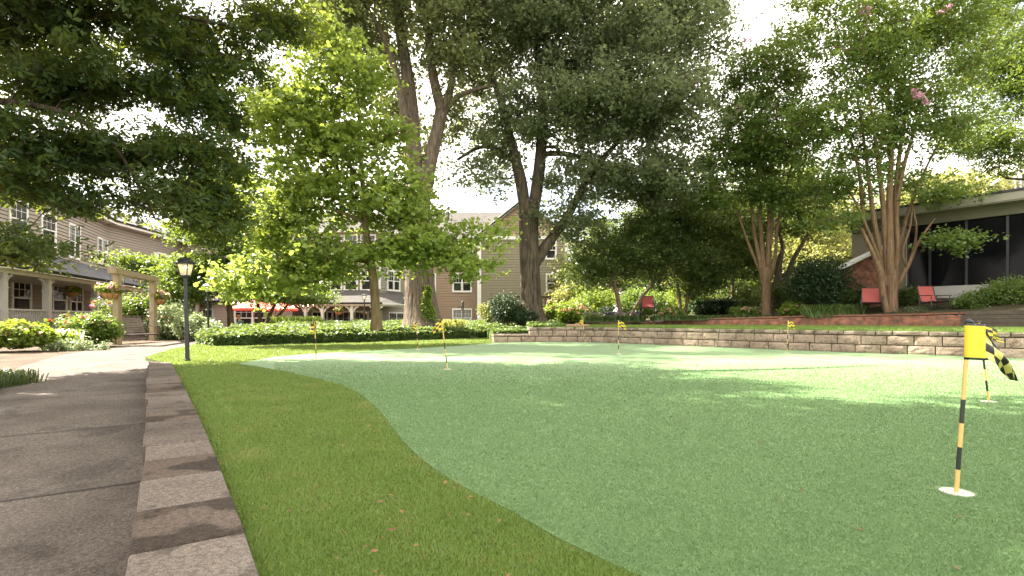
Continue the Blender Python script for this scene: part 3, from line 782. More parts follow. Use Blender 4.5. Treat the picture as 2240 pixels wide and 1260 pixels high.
# ------------------------------------------------------------------ lamp posts
def lamp_proto():
    t = thing('lamp_post', '', 'lamp post', (0, 0, 0))
    mb = MB(); mb.lathe((0, 0, 0), [(.05, 0), (.05, .03), (.036, .05), (.034, .9), (.04, .91), (.04, .93), (.033, .95), (.032, 1.46), (.045, 1.47), (.05, 1.5)], 16)
    mb.build('post', M['metal_black'], t, smooth=False)
    mb = MB(); z0, z1 = 1.5, 1.72
    def sq(r, z): return [(-r, -r, z), (r, -r, z), (r, r, z), (-r, r, z)]
    mb.box(-.062, .062, -.062, .062, z0, z0+.015)
    for sx, sy in ((-1, -1), (1, -1), (1, 1), (-1, 1)): mb.bar((sx*.058, sy*.058, z0+.01), (sx*.094, sy*.094, z1), .012)
    for a, b in (((-1, -1), (1, -1)), ((1, -1), (1, 1)), ((1, 1), (-1, 1)), ((-1, 1), (-1, -1))):
        mb.bar((a[0]*.094, a[1]*.094, z1), (b[0]*.094, b[1]*.094, z1), .014)
    V = sq(.125, z1+.005)+sq(.12, z1+.02)+sq(.06, z1+.085)+sq(.055, z1+.105)
    mb.add(V, [(3, 2, 1, 0)]+[(q*4+k_, q*4+(k_+1) % 4, q*4+4+(k_+1) % 4, q*4+4+k_) for q in range(3) for k_ in range(4)]+[(12, 13, 14, 15)])
    mb.lathe((0, 0, z1+.105), [(.03, 0), (.035, .012), (.012, .025), (.016, .04), (.004, .065)], 10)
    ln = mb.build('lantern', M['metal_black'], t)
    mb = MB(); V = sq(.054, z0+.02)+sq(.088, z1-.006)
    mb.add(V, [(0, 1, 5, 4), (1, 2, 6, 5), (2, 3, 7, 6), (3, 0, 4, 7)]); mb.build('glass', M['lampglass_t'], ln)
    mb = MB(); mb.lathe((0, 0, 1.63), [(.004, 0), (.017, .015), (.02, .032), (.008, .055)], 10); mb.build('bulb', M['bulb'], ln, smooth=True)
    return t
m, nt, b = newmat('lamp_glass_clear'); b.inputs['Base Color'].default_value = (.8, .76, .6, 1); b.inputs['Roughness'].default_value = .35; b.inputs['Alpha'].default_value = .55
M['lampglass_t'] = m
lp = lamp_proto()
def place_lamp(bx, by_or_none, Y, ztop_py, label, first=None):
    o = first or copy_tree(lp)
    zt_ = ZA(ztop_py, Y); 
    zb = 0 if by_or_none is None else ZA(by_or_none, Y)
    s = (zt_-zb)/1.89
    o.location = (XA(bx, Y), Y, zb); o.scale = (s, s, s); tag(o, label, 'lamp post', 'black garden lamp posts'); return o
a = place_lamp(410, 790, 9.2, 556, 'tallest black lamp post with lit lantern beside the path edging', lp); a.rotation_euler = (0, math.radians(-1.2), 0)
place_lamp(456, 728, 16.8, 616, 'black lamp post with lit lantern behind the flower beds, next to the near lamp')
place_lamp(798, 716, 26, 640, 'small black lamp post in front of the central porch')
place_lamp(498, 722, 29, 660, 'distant dark lamp post beside the reddish brown trunk')
place_lamp(1089, 716, 31, 646, 'lamp post mostly hidden by the dark round shrub, in front of the olive gable')

# bird feeder post
t = thing('bird_feeder', 'dark bird feeder on a pole in front of the tan wall window', 'bird feeder', (XA(1012, 27), 27, .3))
mb = MB(); X = XA(1012, 27); mb.tube([(X, 27, .3), (X, 27, 1.25)], .022, 8); mb.build('pole', M['metal_black'], t, offset=off(t))
mb = MB(); mb.lathe((X, 27, 1.2), [(.11, 0), (.11, .03), (.07, .05), (.07, .4), (.09, .42), (.02, .52)], 12); mb.bar((X-.05, 27, 1.42), (X-.24, 27, 1.36), .05); mb.build('feeder', M['wood_dark'], t, offset=off(t))

# ------------------------------------------------------------------ swing frame, bench, baskets
def swing_frame(pa, pb, ha, hb, over0, over1, w, label, m1, m2):
    t = thing('swing_arbor', label, 'arbor', pa)
    for p, h_ in ((pa, ha), (pb, hb)):
        mb = MB(); mb.box(p[0]-w/2, p[0]+w/2, p[1]-w/2, p[1]+w/2, p[2]-.3, h_); mb.build('post', m1, t, offset=off(t))
    d_ = np.array(pb)-np.array(pa); d_ /= np.linalg.norm(d_)
    a = np.array((pa[0], pa[1], ha))-d_*over0; b = np.array((pb[0], pb[1], hb))+d_*over1
    up = np.array((0, 0, w*.55)); mb = MB(); mb.bar(a+up, b+up, w*1.25, w); mb.build('beam', m2, t, offset=off(t))
    return t, a, b
Ya, Yb = 16.2, 19.3
pa = (XA(257, Ya), Ya, ZA(762, Ya)+.04); pb = (XA(335, Yb), Yb, ZA(748, Yb)+.04)
sf, A_, B_ = swing_frame(pa, pb, ZA(600, Ya), ZA(616, Yb), .45, .35, .17, 'weathered timber swing arbor with two posts beside the path', M['wood_post'], M['wood_post'])
def bench():
    a = np.array(pa); b = np.array(pb); c = (a+b)/2; d_ = (b-a); d_[2] = 0; L = np.linalg.norm(d_); d_ /= L; n = np.array((d_[1], -d_[0], 0))
    if n[0] < 0: n = -n      # faces the path
    bx = c+d_*(-.35)+n*.05; z = ZA(729, (Ya+Yb)/2)+.0
    bx[2] = z
    t = thing('swing_bench', 'greyish wooden swing bench hanging on chains from the timber frame', 'swing bench', bx)
    ca, sa = math.cos(-.42), math.sin(-.42)
    d_ = np.array((d_[0]*ca-d_[1]*sa, d_[0]*sa+d_[1]*ca, 0)); n = np.array((n[0]*ca-n[1]*sa, n[0]*sa+n[1]*ca, 0))
    def q(u, v, w): return d_*u+n*v+np.array((0, 0, w))
    hw = .68
    mb = MB()
    for i in range(7): mb.bar(q(-hw, -.15+i*.08, .0-.004*i), q(hw, -.15+i*.08, .0-.004*i), .07, .025)
    for u in (-hw+.1, 0, hw-.1): mb.bar(q(u, -.2, -.035), q(u, .36, -.05), .04, .045)
    mb.build('seat', M['wood_grey'], t)
    mb2 = MB()
    for i in range(6):
        z0 = .03+i*.085; a0, a1 = -.19-.03*i, -.19-.03*(i+.85)
        mb2.add([q(-hw, a0, z0), q(hw, a0, z0), q(hw, a1, z0+.07), q(-hw, a1, z0+.07), q(-hw, a0-.02, z0), q(hw, a0-.02, z0), q(hw, a1-.02, z0+.07), q(-hw, a1-.02, z0+.07)],
                [(0, 1, 2, 3), (7, 6, 5, 4), (3, 2, 6, 7), (0, 4, 5, 1), (0, 3, 7, 4), (1, 5, 6, 2)])
    for u in (-hw+.1, 0, hw-.1): mb2.bar(q(u, -.21, -.03), q(u, -.40, .56), .03, .04)
    mb2.bar(q(-hw, -.385, .575), q(hw, -.385, .575), .07, .03); mb2.build('backrest', M['wood_back'], t)
    for s in (-1, 1):
        mb = MB(); mb.bar(q(s*hw, -.36, .26), q(s*hw, .33, .24), .07, .025); mb.bar(q(s*hw, .29, -.03), q(s*hw, .29, .23), .04, .04); mb.build('arm', M['wood_grey'], t)
    for s in (-1, 1):
        mb = MB(); top = A_+(B_-A_)*(.5+s*.24)
        tl = np.array((top[0], top[1], top[2]))-bx; mid = q(s*(hw+.02), .03, .75); 
        mb.tube([tl, mid], .011, 6); mb.tube([mid, q(s*(hw+.02), .3, .0)], .009, 6); mb.tube([mid, q(s*(hw+.02), -.28, .1)], .009, 6)
        mb.build('chain', M['chain'], t)
bench()

def rnd_blob(c, r, n, rng, shell=3):
    d_ = rng.normal(size=(n, 3)); d_ /= np.linalg.norm(d_, axis=1)[:, None]
    return np.array(c)+d_*(rng.random(n)**(1/shell))[:, None]*np.array(r)
def basket(px, py, Y, r, label, topz=None, seed=0):
    c = W(px, py, Y); rng = np.random.default_rng(seed)
    t = thing('hanging_basket', label, 'hanging basket', c, 'hanging flower baskets')
    mb = MB(); mb.lathe((0, 0, 0), [(r*.3, -r*.72), (r*.62, -r*.55), (r*.85, -r*.25), (r*.93, 0), (r*.85, 0), (r*.3, -.02)], 20); bs = mb.build('basket', M['coir'], t, smooth=True)
    mb = MB()
    for k_ in range(10):
        a = k_*math.pi/5; mb.tube([(r*.96*math.cos(a), r*.96*math.sin(a), 0), (r*.9*math.cos(a), r*.9*math.sin(a), -r*.25), (r*.62*math.cos(a), r*.62*math.sin(a), -r*.58), (0, 0, -r*.76)], .005, 5)
    mb.build('wire_frame', M['metal_black'], t)
    if topz:
        mb = MB()
        for k_ in range(3):
            a = k_*2.09; mb.tube([(r*.93*math.cos(a), r*.93*math.sin(a), 0), (0, 0, topz-c[2])], .006, 5)
        mb.build('hanger', M['chain'], t)
    leaves('foliage', rnd_blob((0, 0, r*.45), (r*1.25, r*1.25, r*.55), 900, rng), .06, M['leaf_hyd'], t, 'round', seed=seed)
    for q_ in range(22):
        e = rnd_blob((0, 0, r*.55), (r*1.15, r*1.15, r*.6), 1, rng, 20)[0]
        leaves('flower_head', e+rng.normal(size=(22, 3))*r*.09, .05, M['petal_yellow'] if q_ % 3 else M['petal_pink'], t, 'round', seed=seed+q_)
    return t
basket(241, 641, A_[1]+.08, .27, 'coir hanging basket of yellow and pink flowers, left end of the timber swing frame', A_[2], 1)
basket(347, 655, B_[1]-.1, .27, 'coir hanging basket with pink flowers, right end of the timber swing frame', B_[2], 2)
Y2 = 27.
f2, C_, D_ = swing_frame((XA(1138, Y2), Y2, .3), (XA(1193, Y2), Y2, .3), ZA(652, Y2), ZA(652, Y2), .22, .26, .11, 'dark topped swing frame partly hidden behind the second oak trunk', M['wood_grey'], M['wood_dark'])
basket(1207, 667, Y2-.3, .2, 'small hanging flower basket to the right of the second oak trunk', ZA(652, Y2), 3)
basket(895+0, 655, 33.0, .22, 'hanging basket under the central porch beside the oak trunk', None, 5)
basket(158, 640, 25.2, .3, 'leafy hanging basket with red flowers in the shade of the left porch', None, 6)
basket(741, 682, 34.2, .28, 'fern hanging basket under the central porch near its left posts', None, 7)

# ------------------------------------------------------------------ buildings
class Fr:
    def __init__(s, A, B, out=None):
        s.A = np.array(A, float); s.B = np.array(B, float); s.L = np.linalg.norm(s.B-s.A); s.d = (s.B-s.A)/s.L
        s.n = np.array((s.d[1], -s.d[0]))
        if out is not None and np.dot(s.n, np.array(out)-s.A) < 0: s.n = -s.n
    def __call__(s, u, o, z): p = s.A+s.d*u+s.n*o; return (p[0], p[1], z)
    def u_at(s, px):    # distance along at bearing px
        r = (px-CX)/F
        # A.x + d.x u = r (A.y + d.y u)
        return (r*s.A[1]-s.A[0])/(s.d[0]-r*s.d[1])
def siding(mb, fr, u0, u1, z0, z1, e=.19, mi=0, clip=None):
    z = z0
    while z < z1-1e-3:
        zt = min(z+e, z1); a, b = u0, u1
        if clip: a, b = clip((z+zt)/2)
        if b-a > .02:
            g_ = z+.028; mb.add([fr(a, .045, g_), fr(b, .045, g_), fr(b, .02, zt), fr(a, .02, zt), fr(a, -.03, g_), fr(b, -.03, g_), fr(a, -.03, z), fr(b, -.03, z), fr(a, .02, z), fr(b, .02, z)], [(0, 1, 2, 3), (4, 5, 1, 0), (6, 7, 5, 4), (8, 9, 7, 6), (0, 3, 8, 6, 4), (1, 5, 7, 9, 2)], mi)
        z = zt
def window(parent, fr, u, z, w, h, double=False, grid=True, curtain=False, glass='glass', ofp=None, shutters=False):
    ofp = off(parent); mb = MB(); tw = .10
    mb.box(u-w/2-tw, u+w/2+tw, -.02, .085, z+h, z+h+tw*1.2, fr=fr); mb.box(u-w/2-tw, u+w/2+tw, -.02, .10, z-tw, z, fr=fr)
    mb.box(u-w/2-tw, u-w/2, -.02, .08, z, z+h, fr=fr); mb.box(u+w/2, u+w/2+tw, -.02, .08, z, z+h, fr=fr)
    parts = [(u-w/2, u+w/2)]
    if double: mb.box(u-.05, u+.05, -.02, .078, z, z+h, fr=fr); parts = [(u-w/2, u-.05), (u+.05, u+w/2)]
    for a, b in parts:
        mb.box(a, b, .04, .07, z+h*.5-.03, z+h*.5+.03, fr=fr)
        for c in (a, b-.035): mb.box(c, c+.035, .045, .066, z, z+h*.5-.03, fr=fr)
        mb.box(a+.035, b-.035, .045, .066, z, z+.035, fr=fr)
        if grid:
            n_ = 2 if (b-a) < 1.2 else 3
            for i in range(1, n_+1): x = a+(b-a)*i/(n_+1); mb.box(x-.01, x+.01, .052, .064, z+h*.5+.03, z+h, fr=fr)
            mb.box(a, b, .052, .0635, z+h*.75-.01, z+h*.75+.01, fr=fr)
    if shutters:
        for s in (-1, 1): mb.box(u+s*(w/2+tw+.22)-.21, u+s*(w/2+tw+.22)+.21, 0, .07, z-.05, z+h+.05, fr=fr)
    wn = mb.build('window', M['white'], parent, offset=ofp)
    mb = MB(); mb.box(u-w/2, u+w/2, .03, .050, z, z+h, fr=fr); pn = mb.build('pane', M[glass], wn, offset=ofp)
    if curtain:
        mb = MB()
        for i in range(int(w/.1)): mb.box(u-w/2+i*.1+.005, u-w/2+i*.1+.07, .0505, .0515, z+.02, z+h-.02, fr=fr)
        mb.build('curtain', M['blind'], wn, offset=ofp)
    return wn
def roof_uv(name, quads, m, parent, ofp):
    me = bpy.data.meshes.new(name); V = []; Fc = []; UV = []
    for q in quads:
        q = [np.array(p, float) for p in q]; k_ = len(V); V += [tuple(p-ofp) for p in q]; Fc.append(tuple(range(k_, k_+len(q))))
        e = q[1]-q[0]; e /= np.linalg.norm(e); n_ = np.cross(q[1]-q[0], q[2]-q[0]); n_ /= np.linalg.norm(n_); v = np.cross(n_, e)
        UV += [(np.dot(p-q[0], e), np.dot(p-q[0], v)) for p in q]
    me.from_pydata(V, [], Fc); uv = me.uv_layers.new(name='uv'); uv.data.foreach_set('uv', np.array(UV).reshape(-1)); me.materials.append(m); me.update()
    o = bpy.data.objects.new(name, me); COL.objects.link(o); o.parent = parent
    md = o.modifiers.new('thick', 'SOLIDIFY'); md.thickness = .12; md.offset = -1
    return o
def arc_bracket(mb, fr, u, o, z, sgn, r=.42, w=.10, th=.07):
    """curved bracket from post side at (u,z-r) up to (u+sgn*r, z)"""
    n_ = 8
    for i in range(n_):
        a0 = math.pi/2*i/n_; a1 = math.pi/2*(i+1)/n_
        q = []
        for a, rr in ((a0, r), (a1, r), (a1, r-w), (a0, r-w)):
            q.append((u+sgn*(r-rr*math.cos(a)), z-r+rr*math.sin(a)))
        V = [fr(x, o-th/2, zz) for x, zz in q]+[fr(x, o+th/2, zz) for x, zz in q]
        mb.add(V, [(3, 2, 1, 0), (4, 5, 6, 7), (0, 1, 5, 4), (1, 2, 6, 5), (2, 3, 7, 6), (3, 0, 4, 7)])
def porch_post(parent, fr, u, o, z0, z1, w=.18, m='white', br=(-1, 1), r=.42):
    ofp = off(parent); mb = MB(); mb.box(u-w/2, u+w/2, o-w/2, o+w/2, z0, z1, fr=fr)
    mb.box(u-w/2-.03, u+w/2+.03, o-w/2-.03, o+w/2+.03, z0, z0+.14, fr=fr); mb.box(u-w/2-.02, u+w/2+.02, o-w/2-.02, o+w/2+.02, z1-r-.12, z1-r-.08, fr=fr)
    p = mb.build('porch_post', M[m], parent, offset=ofp)
    for s in br:
        mb = MB(); arc_bracket(mb, fr, u+s*w/2, o, z1-.002, s, r); mb.build('bracket', M[m], p, offset=ofp)
    return p
def railing(parent, fr, u0, u1, o, z0, h=.9, m='white', step=.13):
    mb = MB(); mb.box(u0, u1, o-.05, o+.05, z0+h-.06, z0+h, fr=fr); mb.box(u0, u1, o-.03, o+.03, z0+.08, z0+.14, fr=fr)
    u = u0+step/2
    while u < u1: mb.box(u-.018, u+.018, o-.018, o+.018, z0+.14, z0+h-.06, fr=fr); u += step
    return mb.build('railing', M[m], parent, offset=off(parent))

# --- left building
LB = thing('residence_wing', 'taupe sided two-storey building with a long white-posted porch, at the left', 'building', (-21, 22, 0))
o_ = off(LB)
Wp = [(-19.3, 12.5), (-22.2, 25), (-25.2, 32.7), (-25.8, 41), (-17.0, 41.2)]
ZT = 6.7
frs = [Fr(Wp[i], Wp[i+1], (0, 0)) for i in range(4)]
mb = MB()
for fr in frs: siding(mb, fr, 0, fr.L, -.6, ZT, .17)
mb.build('wall', M['side_taupe'], LB, offset=o_)
mb = MB()
for fr in frs: mb.box(-.1, fr.L+.1, -.02, .5, ZT, ZT+.25, fr=fr)
mb.build('eave_board', M['white'], LB, offset=o_)
qs = []
for fr in frs: qs.append([fr(-.3, .6, ZT+.25), fr(fr.L+.3, .6, ZT+.25), fr(fr.L+.3, -6, ZT+3), fr(-.3, -6, ZT+3)])
roof_uv('roof', qs, M['shingle'], LB, o_)
for fi, px, w, dbl, z, h, sh in ((0, 38, 1.0, False, 4.4, 1.5, False), (0, 104, .95, False, 4.25, 1.55, False), (1, 161, 1.3, True, 4.05, 1.65, False), (1, 232, 1.55, True, 4.15, 1.4, False), (1, 305, 1.5, True, 4.15, 1.4, False), (2, 352, .9, False, 4.0, 1.5, True)):
    fr = frs[fi]; u = fr.u_at(px)
    if fi == 1 and px > 300: u = min(u, fr.L-.9)
    window(LB, fr, u, z, w, h, dbl, shutters=sh)
# ground floor windows and doors under the porch
for fi, px, w, dbl, h in ((0, 45, 1.1, False, 1.5), (0, 128, 1.0, False, 1.5), (1, 165, 1.5, True, 1.5), (1, 205, .9, False, 2.0)):
    window(LB, frs[fi], frs[fi].u_at(px), .95, w, h, dbl)
# porch
PP = [(-17.1, 13.0), (-17.45, 18.0), (-18.25, 20.6), (-20.3, 27.2), (-21.6, 30.5)]
PE = 2.34; PF = .22
pf = [Fr(PP[i], PP[i+1], (0, 0)) for i in range(4)]
mb = MB(); mb2 = MB(); mb3 = MB()
for fr in pf:
    mb.box(-.03, fr.L+.03, -.12, .12, PE, PE+.24, fr=fr); mb.box(-.03, fr.L+.06, .125, .40, PE+.13, PE+.27, fr=fr)
mb.build('porch_beam', M['cream'], LB, offset=o_)
back = [(-19.6, 13), (-20.4, 18), (-21.4, 21.5), (-23.0, 27.4), (-24.4, 31.0)]
V = [(x, y, PE+.005) for x, y in PP]+[(x, y, PE+.005) for x, y in back]
mb = MB(); mb.add(V, [(i, i+1, i+6, i+5) for i in range(4)]); mb.build('porch_ceiling', M['cream'], LB, offset=o_)
V = [(x+.1, y, PF) for x, y in PP]+[(x-.6, y, PF) for x, y in back]+[(x+.1, y, -.5) for x, y in PP]
mb = MB(); mb.add(V, [(i, i+1, i+6, i+5) for i in range(4)]+[(i+10, i+11, i+1, i) for i in range(4)]); mb.build('porch_floor', M['wood_grey'], LB, offset=o_)
def outp(i):  # eave points
    fr = pf[min(i, 3)]; p = np.array(PP[i])+fr.n*.45; return np.array((p[0], p[1], PE+.28))
EP = [outp(i) for i in range(5)]; BP = [np.array((x, y, z)) for (x, y), z in zip([(-19.75, 13.2), (-20.6, 18), (-22.05, 24.5), (-24.6, 31.3), (-24.9, 32)], [3.85]*5)]
roof_uv('porch_roof', [[EP[i], EP[i+1], BP[i+1], BP[i]] for i in range(4)]+[[EP[4], BP[4]+np.array((0, 2.5, -1.2)), BP[4]]], M['shingle'], LB, o_)
posts_px = [(0, 18.0, 0, None), ]
for fr, u in ((pf[0], .3), (pf[1], .0), (pf[2], .05), (pf[3], -.05), (pf[3], 3.4)):
    porch_post(LB, fr, u, 0, PF, PE, .22, 'porch_shaded', (1, -1), .40)
porch_post(LB, pf[2], 4.2, 0, PF, PE, .22, 'porch_shaded', (1, -1), .40)
for fr, a, b in ((pf[0], .45, pf[0].L-.12), (pf[1], .12, pf[1].L-.1), (pf[2], .2, 4.08), (pf[2], 4.32, pf[2].L-.1)): railing(LB, fr, a, b, 0, PF, .9, 'porch_shaded')

# --- central building
CB = thing('residence_block', 'three-storey tan and olive sided building with pale shingle roof in the centre', 'building', (-3, 41, -1))
o_ = off(CB); GZ = -1.25
tan = Fr((XA(884, 41), 41), (XA(1048, 41), 41), (0, 0)); YG = 40.4
oli = Fr((XA(1047, YG), YG), (XA(1240, YG), YG), (0, 0))
mb = MB(); siding(mb, tan, 0, tan.L, GZ, 7.0, .2); mb.build('wall', M['side_tan'], CB, offset=o_)
mb = MB(); siding(mb, oli, 0, oli.L, GZ, 6.9, .2); w_ = mb.build('wall', M['side_olive'], CB, offset=o_); tag(w_, 'olive green lap sided gable wall')
pk = 9.75
def gc(z): k_ = (z-7.15)/(pk-7.15); return (oli.L/2*k_, oli.L-oli.L/2*k_)
mb = MB(); siding(mb, oli, 0, oli.L, 7.15, pk, .2, clip=gc); mb.build('gable', M['side_tan'], CB, offset=o_)
mb = MB(); mb.box(-.1, oli.L+.1, -.02, .10, 6.9, 7.15, fr=oli); mb.box(-.10, .2, 0, .09, GZ, 6.9, fr=oli); mb.box(oli.L-.16, oli.L+.1, 0, .09, GZ, 6.9, fr=oli)
mb.box(tan.L-.0, tan.L+.1, .02, .1, GZ, 6.9, fr=tan)
for s in (0, 1):
    a = oli(-.55 if s == 0 else oli.L+.55, .25, 6.75); c = oli(oli.L/2, .25, pk+.2); mb.bar(a, c, .07, .26)
mb.box(0, tan.L, .3, .45, 6.85, 7.05, fr=tan); mb.box(.04, .28, 0, .12, GZ, 7.0, fr=tan)
mb.build('white_trim', M['white'], CB, offset=o_)
mb = MB(); mb.add([(oli.B[0]-.001, YG, GZ), (oli.B[0], YG+9, GZ), (oli.B[0], YG+9, 6.9), (oli.B[0]-.001, YG, 6.9)], [(0, 1, 2, 3)]); mb.add([(oli.A[0], YG, GZ), (oli.A[0], 41.2, GZ), (oli.A[0], 41.2, 6.9), (oli.A[0], YG, 6.9)], [(0, 1, 2, 3)])
mb.build('side_wall', M['side_olive'], CB, offset=o_)
xr0, xr1 = oli(-.6, .35, 6.8), oli(oli.L+.6, .35, 6.8); pkf = oli(oli.L/2, .35, pk+.22)
bk = lambda p, dy=12: (p[0], p[1]+dy, p[2])
roof_uv('roof', [[xr0, pkf, bk(pkf), bk(xr0)], [pkf, xr1, bk(xr1), bk(pkf)]], M['shingle'], CB, o_)
xl = XA(560, 40)
roof_uv('roof', [[(xl, 40.5, 6.95), (oli.A[0]+3.4, 40.5, 6.95), (oli.A[0]+3.4, 47, 10.35), (xl, 47, 10.35)]], M['shingle_pale'], CB, o_)
mb = MB(); mb.tube([(XA(981, 45), 45, 9.2), (XA(981, 45), 45, 10.0)], .08, 8); mb.build('vent_pipe', M['metal_black'], CB, offset=o_)
for px, z, w, h, d_, cu in ((1011, 2.97, 1.35, 1.3, True, False), (1015, 5.55, 1.3, 1.25, True, False), (1011, .25, 1.35, 1.25, True, True), (940, 2.97, .8, 1.3, False, False), (944, .25, .8, 1.3, False, False)):
    window(CB, tan, tan.u_at(px), z, w, h, d_, curtain=cu)
for px, z, cu in ((1206.5, 2.93, False), (1205, 5.45, False), (1182, .15, True)): window(CB, oli, oli.u_at(px), z, .68, 1.25, False, curtain=cu)
# bay with hipped porch
b0 = Fr((XA(560, 38), 38), (XA(830, 37), 37), (0, 0)); b1 = Fr((XA(830, 37), 37), (XA(886, 39.5), 39.5), (0, 0))
mb = MB(); siding(mb, b0, 0, b0.L, GZ, 7.0, .2); mb.build('wall', M['side_taupe'], CB, offset=o_)
mb = MB(); siding(mb, b1, 0, b1.L, GZ, 7.0, .2); mb.build('wall', M['side_grey'], CB, offset=o_)
mb = MB(); mb.box(b1.L-.1, b1.L+.16, 0, .1, GZ, 7, fr=b1); mb.box(-.08, .08, 0, .07, 2.9, 7, fr=b1); mb.box(0, b0.L+.2, .02, .4, 6.9, 7.1, fr=b0); mb.box(0, b1.L, .02, .4, 6.9, 7.1, fr=b1); mb.build('white_trim', M['white'], CB, offset=o_)
for px, w, d_ in ((590, 1.3, True), (655, .8, False), (735, .8, False), (768, .85, False), (806, .95, False)):
    window(CB, b0, b0.u_at(px), 2.85, w, 1.25, d_); window(CB, b0, b0.u_at(px), 5.45, w, 1.2, d_)
window(CB, b1, b1.u_at(860), 2.9, 1.25, 1.3, True); window(CB, b1, b1.u_at(855), 5.45, 1.2, 1.2, True)
for px, w, d_ in ((700, 1.0, False), (722, .9, False), (752, 1.5, False), (792, .9, False), (820, .9, False)): window(CB, b0, b0.u_at(px), -.35, w, 1.6, d_)
window(CB, b1, b1.u_at(866), -.2, 1.5, 1.4, True)
window(CB, Fr((XA(500, 34.5), 34.5), (XA(620, 34.5), 34.5), (0, 0)), 1.6, .1, 2.2, 1.5, True)
mb = MB(); fq = Fr((XA(470, 34.5), 34.5), (XA(640, 34.5), 34.5), (0, 0)); siding(mb, fq, 0, fq.L, GZ, 2.4, .2); mb.build('wall', M['side_taupe'], CB, offset=o_)
roof_uv('porch_roof', [[fq(-.4, .5, 2.0), fq(fq.L+.2, .5, 2.0), fq(fq.L+.2, -2.5, 3.4), fq(-.4, -2.5, 3.4)]], M['shingle'], CB, o_)
mb = MB(); siding(mb, Fr((XA(330, 36.5), 36.5), (XA(480, 36.5), 36.5), (0, 0)), 0, 4.8, -.9, 2.2, .2); mb.build('wall', M['side_taupe'], CB, offset=o_)
roof_uv('porch_roof', [[(XA(330, 34.5), 34.5, 1.95), (XA(474, 34.5), 34.5, 1.95), (XA(474, 38), 38, 3.3), (XA(330, 38), 38, 3.3)]], M['shingle'], CB, o_)
for px in (392, 432, 468):
    mb = MB(); mb.box(XA(px, 35)-.09, XA(px, 35)+.09, 34.9, 35.08, -1, 1.9); mb.build('porch_post', M['cream'], CB, offset=o_)
for px in (410, 450): window(CB, Fr((XA(330, 36.5), 36.5), (XA(480, 36.5), 36.5), (0, 0)), (px-330)/F*36.5, .0, 1.0, 1.4, True)
# porch
pe = 1.62; P0 = (XA(610, 35.0), 35.0); P1 = (XA(830, 34.0), 34.0); P2 = (XA(892, 36.6), 36.6)
g0 = Fr(P0, P1, (0, 0)); g1 = Fr(P1, P2, (0, 0))
mb = MB()
for fr in (g0, g1): mb.box(-.03, fr.L+.03, -.1, .1, pe, pe+.2, fr=fr); mb.box(-.03, fr.L+.08, .105, .3, pe+.1, pe+.24, fr=fr)
mb.build('porch_beam', M['white'], CB, offset=o_)
E0, E1, E2 = np.array(g0(-.3, .35, pe+.24)), np.array(g0(g0.L+.15, .35, pe+.24)), np.array(g1(g1.L+.3, .35, pe+.24))
T0, T1, T2 = np.array(b0(0, .06, 2.85)), np.array(b0(b0.L-1.0, .06, 2.85)), np.array(b1(b1.L-.6, .06, 2.8))
T0 = np.array((XA(640, 37.6), 37.6, 2.85))
roof_uv('porch_roof', [[E0, E1, T1, T0], [E1, E2, T2, T1]], M['shingle_pale'], CB, o_)
for px in (632, 669, 706, 770, 823): porch_post(CB, g0, g0.u_at(px), 0, GZ, pe, .17, 'white', (-1, 1), .36)
porch_post(CB, g1, g1.L-.15, 0, GZ, pe, .17, 'white', (-1, 1), .36)
railing(CB, g0, g0.u_at(671), g0.L-.1, 0, -.9, .82, step=.2); railing(CB, g1, .1, g1.L-.3, 0, -.9, .82, step=.2)
# red umbrellas on the patio
def umbrella(px, Y, zt_, r, label):
    t = thing('patio_umbrella', label, 'umbrella', (XA(px, Y), Y, GZ), 'red patio umbrellas')
    mb = MB(); V = [(0, 0, zt_-GZ)]+[(r*math.cos(a), r*math.sin(a), zt_-GZ-.55) for a in np.arange(8)*math.pi/4]+[(r*1.0*math.cos(a), r*1.0*math.sin(a), zt_-GZ-.68) for a in np.arange(8)*math.pi/4]
    mb.add(V, [(0, 1+k_, 1+(k_+1) % 8) for k_ in range(8)]+[(1+k_, 9+k_, 9+(k_+1) % 8, 1+(k_+1) % 8) for k_ in range(8)]); mb.build('canopy', M['umbrella'], t)
    mb = MB(); mb.tube([(0, 0, 0), (0, 0, zt_-GZ+.05)], .025, 8); mb.build('pole', M['wood_post'], t)
umbrella(556, 31.5, 1.95, 1.5, 'red patio umbrella over the wide window behind the ivy bed')
umbrella(603, 32.5, 1.95, 1.4, 'red patio umbrella behind the multi-stemmed tree trunks')
# string lights
t = thing('string_lights', 'warm string lights hung in front of the patio umbrellas', 'string lights', (XA(590, 30), 30, 1.6))
mb = MB(); pts = []; bulbs = MB()
for i in range(33):
    q = i/32; px = 510+q*175; py = 660+10*math.sin(q*math.pi)*1.2+6*q-4*abs(math.sin(q*6.2)); p = W(px, py, 30+.6*math.sin(q*5)); pts.append(p)
    if i % 2 == 0: bq = MB(); bq.lathe(p-np.array((0, 0, .09)), [(.01, 0), (.045, .03), (.04, .06), (.01, .09)], 8); bq.build('bulb', M['bulb'], t, offset=off(t), smooth=True)
mb.tube(pts, .008, 4); mb.build('wire', M['metal_black'], t, offset=off(t))

